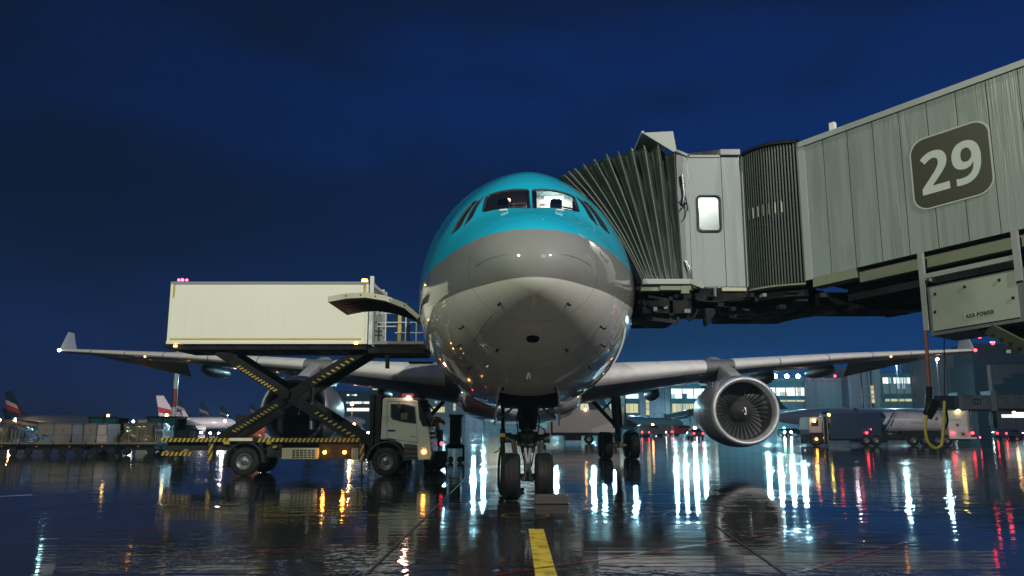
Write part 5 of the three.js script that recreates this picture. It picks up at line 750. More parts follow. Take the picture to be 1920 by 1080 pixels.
{
  const post = (u, v, d, lab, mat, r, ph = 0.08, hide = false) => { const p = at(u, v, d), t = thing('street_lamp', lab, 'street lamp', [p.x, 0, -d]); part('pole', rod(V(p.x, 0, -d - 0.3), V(p.x, p.y + 0.1, -d - 0.3), ph * 1.5, ph, 8), P.mid, t); part('lamp_head', box(r * 2.2, r * 0.7, r * 1.6, p.x, p.y + r * 0.55, -d - 0.15, 0, 0, 0, r * 0.2), P.dark, t); part('lens', ball(V(p.x, p.y, -d), r, 10), mat, t); return p; };
  const big = M('street lamp glow', [0.9, 0.95, 1], 0.3, { emit: [0.5, 0.92, 1], power: 22 });
  const p1 = post(1681, 679, 270, 'white street lamp on a tall post above the glazed hall', big, 0.55); lampPt('street_glow', p1.clone().add(V(0, -0.7, 0.7)), [0.5, 0.92, 1], 700, 0.4);
  const p2 = post(1757, 673, 262, 'cyan street lamp just right of the hanging cable', big, 0.5); lampPt('street_glow', p2.clone().add(V(0, -0.7, 0.7)), [0.5, 0.92, 1], 200, 0.4);
  post(1593, 690, 280, 'pinkish white lamp at the top left of the stair tower', M('pink white lamp', [0.9, 0.8, 0.8], 0.3, { emit: [1, 0.72, 0.78], power: 45 }), 0.5);
  post(1901, 770, 170, 'orange street lamp at the far right', P.sodium, 0.32); post(660, 757.5, 240, 'orange lamp before the low building by the left engine', P.sodium, 0.45);
  for (const [u, v, d, c, I] of [[250, 790, 212, [1, 0.8, 0.8], 250], [391, 787, 242, [0.8, 0.9, 1], 220], [422, 789.5, 222, [1, 0.8, 0.8], 350], [42, 786, 216, [1, 0.5, 0.6], 150], [660, 757.5, 239, [1, 0.5, 0.25], 250], [29, 787, 199, [1, 0.55, 0.2], 40]]) lampPt('street_glow', at(u, v, d).add(V(0, -0.3, 1.2)), c, I, 0.3);
  post(29, 787, 200, 'bright orange lamp near the left edge', P.sodium, 0.4); post(-1, 787, 200, 'orange lamp cut by the left edge', P.sodium, 0.35); post(250, 790, 210, 'pinkish white lamp between the two dark tractors', M('rose white lamp', [0.9, 0.8, 0.8], 0.3, { emit: [1, 0.75, 0.72], power: 30 }), 0.3); post(238, 790, 230, 'small blue-white lamp between the two dark tractors', P.cyanLamp, 0.16); post(42, 786, 215, 'small pink lamp beside the dark tail at the left', P.pinkRed, 0.22); post(391, 787, 240, 'small white lamp right of the parked white jet at the left', P.cyanLamp, 0.22); post(422, 789.5, 220, 'bright pinkish lamp left of the orange tractor', M('pale rose lamp', [0.9, 0.8, 0.8], 0.3, { emit: [1, 0.8, 0.8], power: 40 }), 0.35); post(427, 779, 260, 'thin pole lamp left of the orange tractor', P.cyanLamp, 0.12);
  for (const [u, v, d, r, lab] of [[1523.5, 706, 296, 0.35, 'small dim red light on the roof left of the stair tower'], [1565.5, 705, 296, 0.5, 'red light on the recessed roof left of the stair tower'], [1602, 689, 290, 0.4, 'small red light on top of the stair tower'], [1837, 632, 270, 0.5, 'red light highest above the right wing tip'], [1861.5, 643.5, 268, 0.55, 'red light on the dark roof storey'], [1896, 630, 270, 0.4, 'red light beside the stair truss']]) { const p = at(u, v, d), t = thing('obstruction_light', lab, 'warning light', [p.x, p.y - 1.6, -d]); part('stem', rod(V(p.x, p.y - 1.6, -d), V(p.x, p.y, -d), 0.1), P.dark, t); part('lens', ball(p, r, 10), P.red, t); }
  { const p = at(743, 665, 330), t = thing('radio_mast', 'thin dark mast with a magenta lamp above the left wing', 'mast', [p.x, 0, -330]); part('pole', rod(V(p.x, 0, -330), p, 0.25, 0.12, 6), P.dark, t); part('lens', ball(p, 0.45, 8), P.pinkRed, t); }
  { // striped mast behind the truck's box, red lamps on top
    const d = 80, p = at(343.5, 528, d), t = thing('striped_mast', 'tall red and white striped mast behind the truck box with red lamps on top', 'light mast', [p.x, 0, -d]), n = 9, wm = M('mast white', [0.5, 0.5, 0.5], 0.4, { map: T.grime, coat: 0.5 }), rm = M('mast red', [0.26, 0.03, 0.03], 0.4, { map: T.grime, coat: 0.5 });
    for (let i = 0; i < n; i++) part('band', rod(V(p.x, p.y * i / n, -d), V(p.x, p.y * (i + 1) / n, -d), mix(0.27, 0.16, i / n), mix(0.27, 0.16, (i + 1) / n), 14), i % 2 ? wm : rm, t);
    part('lamp_ring', span(p.x - 0.55, p.x + 0.55, p.y - 0.05, p.y + 0.03, -d + 0.2, -d - 0.2), P.dark, t); for (const x of [-0.42, -0.05, 0.4]) part('lens', ball(V(p.x + x, p.y + 0.14, -d + 0.1), x < 0.3 && x > -0.3 ? 0.17 : 0.13, 8), P.pinkRed, t);
  }
}

// ================================================================ parked airliners far behind
function parkedJet(name, label, cat, o) {
  const { u, d, flip = 1, L = 38, R = 2, y = 3.4, body, tail, bands = [], wing = body, lights = 0, turn = 0, shark } = o, p = at(u, 795, d);
  const t = thing(name, label, cat, [p.x, 0, -d], 'airliners parked around the airport', true); t.rotation.y = (flip > 0 ? 0 : Math.PI) + turn;           // nose towards local +x
  part('fuselage', lathe([[0.02, L / 2], [R * 0.35, L / 2 - R * 0.2], [R * 0.7, L / 2 - R * 0.8], [R * 0.92, L / 2 - R * 1.6], [R, L / 2 - R * 2.6], [R, -L / 2 + R * 6], [R * 0.9, -L / 2 + R * 4.4], [R * 0.6, -L / 2 + R * 2], [R * 0.25, -L / 2 + R * 0.2], [0.02, -L / 2]].reverse(), 24, 'x').translate(0, y, 0), body, t);
  const fx = -L / 2 + 0.6, fin = [[fx + 6.4, y + R * 0.9], [fx + 4.7, y + R + 1.1], [fx + 1.6, y + R + 5.9], [fx - 0.3, y + R + 5.9], [fx + 0.9, y + R * 0.8]];
  const f = part('tail_fin', prism(fin, 0.36, 0.1).translate(0, 0, 0.18), tail, t), lerpX = (h, e) => { const k = (h - (y + R + 1.1)) / 4.8; return e ? mix(fx + 0.9, fx - 0.3, clamp((h - y - R * 0.8) / 5.9)) : mix(fx + 4.7, fx + 1.6, k); };
  for (const [h0, h1, sl, m] of bands) { const a = y + R + h0, b = y + R + h1; part('tail_stripe', prism([[lerpX(a - sl, 1), a - sl * 0], [lerpX(a, 0), a - sl], [lerpX(b, 0), b - sl], [lerpX(b, 1), b]], 0.44).translate(0, 0, 0.22), m, f); }
  for (const k of [1, -1]) {
    part('tailplane', [[0, 1]].map(() => grid(1, 1, (a, b) => V(fx + 3.6 - a * 2.6 - b * 2.4 + (b ? a * 1.1 : 0), y + 0.8 + b * 0.5, k * (0.4 + b * 5.2)))), wing, t);
    const w = part('wing', grid(6, 8, (a, b) => { const c = mix(6.4, 1.6, b); return V(2.5 - b * L * 0.21 - a * c, y - R * 0.55 + b * 1.6 + 0.22 * (1 - b) * Math.sin(Math.PI * Math.min(1, a * 1.3)), k * (0.6 + b * L * 0.44)); }), wing, t);
    part('wing_underside', grid(6, 8, (a, b) => { const c = mix(6.4, 1.6, b); return V(2.5 - b * L * 0.21 - a * c, y - R * 0.55 + b * 1.6 - 0.28 * (1 - b * 0.8) * Math.sin(Math.PI * Math.min(1, a * 1.2)), k * (0.6 + b * L * 0.44)); }), wing, t);
    const tx = 2.5 - L * 0.21, tz = k * (0.6 + L * 0.44); part('winglet', prism([[tx, y - R * 0.55 + 1.6], [tx - 1.6, y - R * 0.55 + 1.6], [tx - 2.4, y - R * 0.55 + 4], [tx - 1.5, y - R * 0.55 + 4]].reverse(), 0.12).translate(0, 0, tz + 0.06), shark ?? tail, t);
    part('engine', lathe([[0.6, 0], [0.95, -0.15], [1.08, -1], [1.0, -2.4], [0.7, -3.4], [0.4, -3.5]], 20, 'x').translate(2.6, y - R * 1.05, k * L * 0.15), wing, t);
    part('main_leg', rod(V(-1.5, y - R * 0.8, k * 2.6), V(-1.5, 0.5, k * 2.6), 0.15, 0.15, 6), P.mid, t); part('wheel', rod(V(-1.5, 0.5, k * 2.6 - 0.4), V(-1.5, 0.5, k * 2.6 + 0.4), 0.5, 0.5, 12), P.tyre, t);
    if (lights) { const g = []; for (let i = 0; i < lights; i++) { if (rnd() < 0.22) continue; const x = mix(-L / 2 + R * 6, L / 2 - R * 3.4, i / (lights - 1)); g.push(box(0.32, 0.3, 0.06, x, y + R * 0.22, k * R * 0.985)); } part('cabin_windows', g, M('cabin window glow', [0.5, 0.5, 0.5], 0.3, { emit: [0.9, 0.92, 1], power: 1.1 }), t).userData.kind = 'stuff'; }
  }
  part('nose_leg', rod(V(L / 2 - 5, y - R, 0), V(L / 2 - 5, 0.4, 0), 0.12, 0.12, 6), P.mid, t); part('nose_wheel', rod(V(L / 2 - 5, 0.4, -0.25), V(L / 2 - 5, 0.4, 0.25), 0.4, 0.4, 10), P.tyre, t); part('cockpit_window', box(0.7, 0.5, R * 0.9, L / 2 - R * 0.95, y + R * 0.42, 0, 0, 0, -0.6, 0.1), P.darkGlass, t);
  return t;
}
const jm = { white: M('far white hull', [0.6, 0.62, 0.65], 0.4, { coat: 0.4 }), lilac: M('far lilac grey hull', [0.5, 0.46, 0.55], 0.4, { coat: 0.4 }), navy: M('far navy tail', [0.015, 0.025, 0.06], 0.4, { coat: 0.4 }), teal: M('far pale teal hull', [0.2, 0.42, 0.46], 0.4, { coat: 0.4 }), red: M('far tail red', [0.5, 0.02, 0.05], 0.4), wht: M('far tail white', [0.8, 0.8, 0.8], 0.4), silver: M('far silver hull', [0.2, 0.26, 0.32], 0.35, { coat: 0.5 }), orange: M('far red winglet', [0.4, 0.05, 0.03], 0.4), grey: M('far grey wing', [0.2, 0.19, 0.18], 0.45) };
const flag = [[2.6, 3.8, 1.2, jm.wht], [1.3, 2.5, 1.2, jm.red]];
parkedJet('parked_airliner', 'long white widebody with a row of lit cabin windows right of the near engine', 'airplane', { u: 1608, d: 250, L: 56, R: 2.9, y: 4.7, body: jm.lilac, tail: jm.navy, lights: 52, wing: jm.grey, shark: jm.orange });
parkedJet('parked_airliner', 'small pale teal jet parked behind the right main gear', 'airplane', { u: 1190, d: 215, L: 26, R: 1.55, y: 2.7, body: jm.teal, tail: jm.navy });
parkedJet('parked_airliner', 'dark-tailed jet with white and red tail stripes at the far left', 'airplane', { u: 112, d: 205, L: 30, R: 1.75, y: 3.1, body: jm.silver, tail: jm.navy, bands: flag });
parkedJet('parked_airliner', 'white-tailed jet whose pink-red fin stands left of the striped mast', 'airplane', { u: 366, d: 230, L: 22, R: 1.6, y: 3.0, body: jm.white, tail: jm.wht, bands: [[1.2, 2.8, 0.8, jm.red]], turn: 0.45 });
parkedJet('parked_airliner', 'white jet with a red and white dark fin just right of the striped mast', 'airplane', { u: 375, d: 260, L: 18, R: 1.9, y: 3.3, body: jm.white, tail: jm.navy, bands: flag });
parkedJet('parked_airliner', 'jet with the middle of the three slanted tail fins at the left', 'airplane', { u: 418, d: 275, L: 18, R: 1.4, y: 2.9, body: jm.silver, tail: jm.navy, bands: flag });
parkedJet('parked_airliner', 'jet with the rightmost and smallest slanted tail fin left of the orange tractor', 'airplane', { u: 450, d: 320, L: 18, R: 1.4, y: 2.9, body: jm.silver, tail: jm.navy, bands: flag });
parkedJet('parked_airliner', 'distant jet whose fin tip shows above the orange tractor', 'airplane', { u: 508, d: 310, L: 18, R: 1.5, y: 3.4, body: jm.silver, tail: jm.navy, bands: flag });
parkedJet('parked_airliner', 'small white jet seen between the left engine and the truck cab', 'airplane', { u: 625, d: 190, L: 15, R: 1.3, y: 2.9, body: jm.white, tail: jm.navy });
parkedJet('parked_airliner', 'jet whose striped tail rises over the grey box truck', 'airplane', { u: 1170, d: 275, L: 18, R: 1.4, y: 4.2, body: jm.silver, tail: jm.navy, bands: flag });

// ---- other boarding bridges
{
  const d = 140, t = thing('distant_bridge', 'pale boarding bridge marked 32 above the white rear of the tanker', 'jet bridge', [80, 0, -d]); const pm = M('pale bridge panel', [0.28, 0.27, 0.3], 0.5, { map: T.grime });
  part('tunnel', [fc(1806, 1862, 741, 767, d, 2.6), fc(1868, 1990, 740, 765, d + 0.4, 2.6)], pm, t).userData.kind = 'stuff';
  part('frame', [fc(1860, 1870, 733, 770, d, 2.8, 0.25), fc(1800, 1807, 743, 768, d, 2.6, 0.1), fc(1798, 1800, 736, 770, d, 2.7, 0.1)], M('pale bridge frame', [0.34, 0.34, 0.36], 0.5), t).userData.kind = 'stuff';
  for (let i = 0; i < 4; i++) for (let k = 0; k < 2; k++) part('wall_panel', fc(1873 + i * 20, 1891 + i * 20, 742 + k * 12, 752.5 + k * 12, d + 0.4, 0.1, 0.12), pm, t);
  part('cab', [fc(1754, 1800, 742, 768, d - 1, 3.4)], M('dark canopy', [0.02, 0.021, 0.024], 0.6), t); part('cab_glass', fc(1791, 1799, 744, 766, d - 1, 0.2, 0.1), M('dull cab glass', [0.12, 0.12, 0.11], 0.2), t);
  part('support', [fc(1861, 1869, 768, 800, d + 1, 1.2), fc(1806, 1990, 766, 771, d + 0.2, 2.4), floorTo(1862, 1868, 790, d + 1, 1)], P.dark, t);
  const c = document.createElement('canvas'); c.width = c.height = 128; const x = c.getContext('2d'); x.fillStyle = '#6f6c76'; x.fillRect(0, 0, 128, 128); x.fillStyle = '#15161f'; x.beginPath(); x.roundRect(4, 4, 120, 120, 24); x.fill(); x.fillStyle = '#b9b6c0'; x.font = 'bold 92px sans-serif'; x.textAlign = 'center'; x.textBaseline = 'middle'; x.fillText('32', 64, 68); const tx = new THREE.CanvasTexture(c); tx.colorSpace = THREE.SRGBColorSpace;
  const a = at(1825.5, 759, d), b = at(1839, 747.5, d), g = grid(1, 1, (s, k) => V(mix(a.x, b.x, s), mix(a.y, b.y, k), -d + 0.02)); part('number_sign', g, M('number print', [1, 1, 1], 0.5, { map: tx }), t, 'small sign reading 32', true);
  part('lit_window', fc(1879, 1897, 777, 783, d + 20, 0.2), lit[1], t); part('lit_window', fc(1899, 1925, 773, 783, d + 20, 0.2), lit[0], t);
}
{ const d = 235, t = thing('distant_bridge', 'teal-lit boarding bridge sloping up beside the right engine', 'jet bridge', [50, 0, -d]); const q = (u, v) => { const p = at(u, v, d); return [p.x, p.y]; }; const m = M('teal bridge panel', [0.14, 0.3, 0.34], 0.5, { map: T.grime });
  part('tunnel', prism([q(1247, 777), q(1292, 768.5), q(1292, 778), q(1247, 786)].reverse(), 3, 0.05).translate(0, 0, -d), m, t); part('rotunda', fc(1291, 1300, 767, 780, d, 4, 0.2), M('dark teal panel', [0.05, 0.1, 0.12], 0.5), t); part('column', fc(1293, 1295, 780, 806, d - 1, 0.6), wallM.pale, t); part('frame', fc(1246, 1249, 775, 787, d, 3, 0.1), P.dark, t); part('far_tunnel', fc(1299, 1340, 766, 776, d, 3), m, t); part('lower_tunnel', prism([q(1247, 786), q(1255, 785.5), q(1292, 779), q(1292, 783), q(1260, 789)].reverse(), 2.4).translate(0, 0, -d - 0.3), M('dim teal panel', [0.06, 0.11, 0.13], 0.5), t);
}

// ================================================================ vehicles
const wheelAt = (parent, x, y, z, R, w, mat = P.tyre) => { const o = part('wheel', lathe([[R * 0.5, -w / 2], [R * 0.92, -w / 2], [R, -w * 0.3], [R, w * 0.3], [R * 0.92, w / 2], [R * 0.5, w / 2]], 28, 'z').translate(x, y, z), mat, parent); part('rim', lathe([[0.02, w * 0.3], [R * 0.3, w * 0.34], [R * 0.52, w * 0.5], [R * 0.5, 0], [R * 0.5, -w * 0.5], [R * 0.3, -w * 0.34], [0.02, -w * 0.3]], 20, 'z').translate(x, y, z), P.rim, o); return o; };
// fuel tanker
{
  const d = 72, A = (u, v) => at(u, v, d), t = thing('fuel_tanker', 'long fuel tanker, dark blue in front, white with red diamonds at the rear', 'tanker truck', [A(1670, 800).x, 0, -d - 1.2]);
  const navy = M('tanker blue', [0.012, 0.03, 0.06], 0.3, { coat: 0.8, map: T.grime }), wh = M('tanker white', [0.4, 0.39, 0.43], 0.3, { coat: 0.7, map: T.grime }), X = (u) => A(u, 790).x, Y = (v) => A(0, v).y;
  const yc = (Y(771) + Y(812)) / 2, ry = (Y(771) - Y(812)) / 2, tank = (u0, u1, tz) => { const a = X(u0), b = X(u1), pr = [[0.02, 0], [0.8, 0.04], [1, 0.25], [1, b - a - 0.25], [0.8, b - a - 0.04], [0.02, b - a]]; return lathe(pr, 40, 'x').scale(1, ry, 1.22).translate(a, yc, -d - 1.25); };
  part('tank', tank(1663, 1774), wh, t, 'white rear of the tank'); part('front_tank', [tank(1552, 1668)], navy, t, 'dark blue front of the tank'); part('pump_cabin', [span(X(1556), X(1652), Y(824), Y(772), -d + 0.02, -d - 2.4, 0.08)], navy, t);
  // swoosh: curved bands lying on the tank
  const sw = (f0, f1, m, lift) => part('swoosh', grid(24, 4, (a, b) => { const an = mix(-0.35, 2.1, a), u = mix(f0(a), f1(a), b); return V(X(u), yc + (ry + lift) * Math.cos(Math.PI - an - 0.5), -d - 1.25 + (1.22 + lift) * Math.sin(an + 0.42)); }), m, t);
  sw((a) => 1648 + 26 * a * a, (a) => 1664 + 22 * a * a + 6 * Math.sin(a * 3), wh, 0.02); sw((a) => 1655 + 26 * a * a, (a) => 1660 + 26 * a * a, M('swoosh blue', [0.02, 0.09, 0.16], 0.3, { coat: 0.6 }), 0.03); sw((a) => 1664 + 24 * a * a, (a) => 1668 + 20 * a * a, navy, 0.035);
  part('rear_cabinet', span(X(1776), X(1817), Y(821), Y(770), -d + 0.1, -d - 2.45, 0.05), M('tanker cabinet white', [0.5, 0.5, 0.5], 0.35, { coat: 0.5, map: T.grime }), t, 'white rear cabinet');
  const dia = (u, v, s) => { const p = A(u, v); return prism([[p.x - s, p.y], [p.x, p.y - s], [p.x + s, p.y], [p.x, p.y + s]], 0.02); }; const rd = M('hazard red', [0.3, 0.02, 0.02], 0.5);
  part('hazard_diamond', dia(1794, 797, 0.17).translate(0, 0, -d + 0.12), rd, t); part('hazard_diamond', dia(1756, 785, 0.17).translate(0, 0, -d + 0.06), rd, t); part('square_panel', span(X(1799), X(1806), Y(817), Y(811), -d + 0.115, -d + 0.09), rd, t);
  const word = (u0, u1, v0, v1, z, txt, bg) => { const c = document.createElement('canvas'); c.width = 256; c.height = 48; const x = c.getContext('2d'); x.fillStyle = bg; x.fillRect(0, 0, 256, 48); x.fillStyle = '#33343c'; x.font = 'bold 40px sans-serif'; x.textAlign = 'center'; x.textBaseline = 'middle'; x.fillText(txt, 128, 25, 250); const tx = new THREE.CanvasTexture(c); tx.colorSpace = THREE.SRGBColorSpace; part('lettering', grid(1, 1, (a, b) => V(mix(X(u0), X(u1), a), mix(Y(v1), Y(v0), b), z)), M('tanker lettering', [1, 1, 1], 0.4, { map: tx }), t, undefined, true); };
  word(1780, 1800, 785, 789, -d + 0.106, 'ОГНЕОПАСНО', '#bdbdbd'); word(1709, 1734, 790, 794, -d + 0.03, 'ОГНЕОПАСНО', '#aaa9ae');
  const lad = []; for (let i = 0; i < 8; i++) part('ladder_rung', rod(V(X(1813), Y(772 + i * 5), -d + 0.25), V(X(1824), Y(773 + i * 5), -d - 0.2), 0.025), P.mid, t); for (const [u, z] of [[1813, 0.25], [1824, -0.2]]) part('ladder_rail', rod(V(X(u), Y(768), -d + z), V(X(u), Y(812), -d + z), 0.03), P.mid, t); part('roof_rail', tube([V(X(1760), Y(770), -d - 0.6), V(X(1768), Y(765), -d - 0.6), V(X(1776), Y(768), -d - 0.6), V(X(1812), Y(768), -d - 0.6)], 0.03, 30, 6), P.mid, t);
  part('cab', [prism([[1517, 782], [1541, 781], [1542, 824], [1518, 824], [1516, 805]].map(([u, v]) => [X(u), Y(v)]).reverse(), 2.4, 0.08).translate(0, 0, -d)], M('tanker cab paint', [0.24, 0.24, 0.27], 0.35, { coat: 0.6 }), t); part('cab_window', span(X(1521), X(1534), Y(799), Y(787), -d + 0.02, -d), P.darkGlass, t); part('wheel_arch', span(X(1517), X(1551), Y(832), Y(811), -d + 0.03, -d - 2.4, 0.05), P.black, t);
  for (const u of [1541, 1548]) part('lamp_post', rod(V(X(u), Y(829), -d + 0.3), V(X(u), Y(780), -d + 0.3), 0.05), P.mid, t); part('post_bar', span(X(1538), X(1551), Y(781), Y(778), -d + 0.35, -d + 0.2), P.mid, t);
  part('chassis', [span(X(1545), X(1818), Y(826), Y(815), -d - 0.2, -d - 2.2), span(X(1612), X(1662), Y(830), Y(812), -d, -d - 2.3), span(X(1690), X(1762), Y(826), Y(808), -d - 0.02, -d - 2.3)], P.black, t); part('rear_bumper', span(X(1776), X(1826), Y(823), Y(819.5), -d + 0.2, -d - 2.4), M('pale bumper', [0.45, 0.45, 0.45], 0.4), t);
  for (const u of [1528, 1622, 1640, 1710, 1733, 1755, 1772]) wheelAt(t, X(u), 0.5, -d - 0.1, 0.5, 0.35);
  for (const [u, v, m, r] of [[1525, 789, P.sodium, 0.13], [1553, 778, M('yellow lamp glow', [0.5, 0.4, 0.1], 0.3, { emit: [1, 0.72, 0.12], power: 26 }), 0.12], [1541.5, 821, P.amber, 0.06], [1621.5, 811.5, P.red, 0.11], [1630, 805, P.pinkRed, 0.04], [1781, 812, P.red, 0.1], [1785, 812, P.red, 0.07], [1819, 812, P.red, 0.12], [1832, 820, P.pinkRed, 0.06], [1796, 771, M('amber roof glow', [0.5, 0.3, 0.1], 0.3, { emit: [1, 0.7, 0.16], power: 20 }), 0.16]]) part('lamp', ball(V(X(u), Y(v), -d + 0.22), r, 8), m, t);
  lampPt('tanker_glow', V(X(1664), 0.75, -d - 3.2), [1, 0.55, 0.12], 10, 0.2);
  part('lamp', ball(V(X(1664), 0.72, -d - 2.7), 0.16, 8), M('orange lamp glow', [0.5, 0.3, 0.1], 0.3, { emit: [1, 0.5, 0.1], power: 40 }), t); part('lamp', ball(V(X(1527), 0.62, -d + 0.25), 0.1, 8), P.amber, t);
}
// box truck behind the nose gear
{
  const d = 82, A = (u, v) => at(u, v, d), X = (u) => A(u, 800).x, Y = (v) => A(0, v).y, t = thing('box_truck', 'grey high-sided box truck parked behind the nose wheels, cab to the left', 'truck', [X(1090), 0, -d - 1.2]);
  part('box_body', span(X(1036), X(1162), Y(811), Y(768.5), -d, -d - 2.5, 0.04), M('mauve grey box', [0.34, 0.31, 0.31], 0.5, { map: T.soft }), t); part('chassis', [span(X(1034), X(1160), Y(817), Y(811.5), -d - 0.1, -d - 2.4), span(X(1060), X(1090), Y(826), Y(816), -d - 0.1, -d - 2.3)], P.black, t);
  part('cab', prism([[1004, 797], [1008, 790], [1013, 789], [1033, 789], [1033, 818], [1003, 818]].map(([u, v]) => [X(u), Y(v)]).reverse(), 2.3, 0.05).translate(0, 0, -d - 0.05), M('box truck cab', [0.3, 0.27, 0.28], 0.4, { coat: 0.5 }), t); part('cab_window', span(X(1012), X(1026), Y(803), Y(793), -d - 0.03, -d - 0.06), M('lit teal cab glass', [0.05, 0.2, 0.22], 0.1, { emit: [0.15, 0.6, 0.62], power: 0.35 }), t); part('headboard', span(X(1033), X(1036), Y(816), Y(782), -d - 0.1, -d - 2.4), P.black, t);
  for (const u of [1016, 1104, 1148]) wheelAt(t, X(u), 0.48, -d - 0.12, 0.48, 0.3); part('lamp', ball(V(X(1098), Y(768), -d + 0.05), 0.1, 8), P.sodium, t);
  for (const u of [1060, 1090, 1120]) part('panel_seam', span(X(u) - 0.012, X(u) + 0.012, Y(810), Y(769.5), -d + 0.006, -d - 0.01), M('box seam', [0.22, 0.2, 0.2], 0.5), t);
}
// dark service cart and a yellow-armed loader in front of the truck
{
  const d = 38, A = (u, v) => at(u, v, d), X = (u) => A(u, 830).x, Y = (v) => A(0, v).y, t = thing('service_cart', 'tall narrow black service cart standing upright right of the truck cab', 'cart', [X(853), 0, -d - 0.5]), dk = M('dark cart panel', [0.02, 0.024, 0.032], 0.4, { map: T.grime });
  part('cabinet', span(X(843), X(864), Y(833), Y(781), -d, -d - 0.9, 0.03), dk, t); part('cap', span(X(841), X(866), Y(782), Y(777), -d + 0.06, -d - 0.96, 0.03), dk, t); part('base', [span(X(839), X(868), Y(839), Y(832), -d + 0.08, -d - 1, 0.03), span(X(836), X(871), Y(841), Y(837.5), -d + 0.1, -d + 0.02)], P.black, t);
  for (const u of [846, 851, 856, 861]) part('rib', span(X(u) - 0.02, X(u) + 0.02, Y(832), Y(783), -d + 0.02, -d - 0.01), P.dark, t); for (const u of [837.5, 869.5]) part('guard_leg', span(X(u) - 0.05, X(u) + 0.05, 0.08, Y(834), -d + 0.12, -d - 0.02), P.black, t); for (const u of [845, 863]) wheelAt(t, X(u), 0.14, -d - 0.1, 0.14, 0.1);
}
{
  const d = 31, A = (u, v) => at(u, v, d), X = (u) => A(u, 830).x, Y = (v) => A(0, v).y, t = thing('belt_loader', 'dark low loader with ochre arms right behind the front of the catering truck', 'loader', [X(822), 0, -d - 0.8]), och = M('ochre arm', [0.25, 0.14, 0.03], 0.5, { map: T.grime });
  part('body', [span(X(806), X(824), 0.35, Y(806), -d, -d - 1.6, 0.06), span(X(804), X(821), Y(790), Y(781), -d - 0.2, -d - 1.2, 0.05)], P.black, t); part('arm', prism([[807, 784], [826, 783], [834, 791], [833, 797], [828, 794], [824, 792], [821, 795], [824, 804], [822, 808], [815, 801], [808, 794]].map(([u, v]) => [X(u), Y(v)]).reverse(), 0.3, 0.03).translate(0, 0, -d + 0.1), och, t); part('arm_strut', beam(V(X(812), Y(795), -d - 0.6), V(X(812), Y(830), -d - 0.6), 0.12), P.dark, t); for (const u of [809, 822]) wheelAt(t, X(u), 0.3, -d - 0.05, 0.3, 0.2);
  part('lamp', ball(V(X(827), Y(832), -d - 0.3), 0.07, 8), P.red, t);
}
// tractors
function tractor(label, u, d, body, o = {}) {
  const x = at(u, 820, d).x, t = thing('tow_tractor', label, 'tractor', [x, 0, -d], 'tow tractors', true);
  part('body', [span(-1.5, 1.6, 0.5, 1.25, 0, -1.7, 0.08), span(0.9, 1.7, 0.6, 1.45, -0.05, -1.65, 0.08)], body, t); part('cab_frame', [...[-1.05, -0.1, 0.8].map((a) => span(a - 0.05, a + 0.05, 1.25, 2.3, -0.02, -0.12)), ...[-1.05, -0.1, 0.8].map((a) => span(a - 0.05, a + 0.05, 1.25, 2.3, -1.58, -1.68)), span(-1.2, 0.95, 2.25, 2.36, 0.05, -1.75, 0.03)], P.black, t);
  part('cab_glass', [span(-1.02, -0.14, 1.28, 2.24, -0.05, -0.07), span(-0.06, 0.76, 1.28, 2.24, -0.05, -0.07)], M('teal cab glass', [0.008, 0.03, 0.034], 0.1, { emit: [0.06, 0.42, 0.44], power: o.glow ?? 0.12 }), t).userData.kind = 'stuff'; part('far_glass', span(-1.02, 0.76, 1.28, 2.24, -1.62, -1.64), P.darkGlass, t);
  part('seat', box(0.5, 0.8, 0.5, -0.4, 1.5, -0.85, 0, 0, 0, 0.08), P.black, t);
  wheelAt(t, -0.7, 0.55, -0.12, 0.55, 0.32); wheelAt(t, 1.0, 0.45, -0.12, 0.45, 0.3); wheelAt(t, -0.7, 0.55, -1.58, 0.55, 0.32);
  part('beacon', [rod(V(-0.1, 2.36, -0.6), V(-0.1, 2.52, -0.6), 0.09, 0.07)], M('beacon glow', [0.5, 0.3, 0.1], 0.3, { emit: [1, 0.6, 0.16], power: 22 }), t); part('tail_lamp', ball(V(-1.5, 1.0, -0.1), 0.09, 8), P.red, t); part('tail_lamp', ball(V(-1.5, 1.0, -1.5), 0.07, 8), P.red, t); part('mirror', box(0.1, 0.25, 0.06, 0.95, 1.9, 0.1), P.black, t);
  if (o.turn) t.rotation.y = o.turn; return t;
}
tractor('dark tow tractor with a teal-lit cab behind the container dollies', 194, 56, P.dark, { glow: 0.05 });
tractor('dark tow tractor at the tail of the striped truck bed', 305, 54, P.dark, { glow: 0.04 });
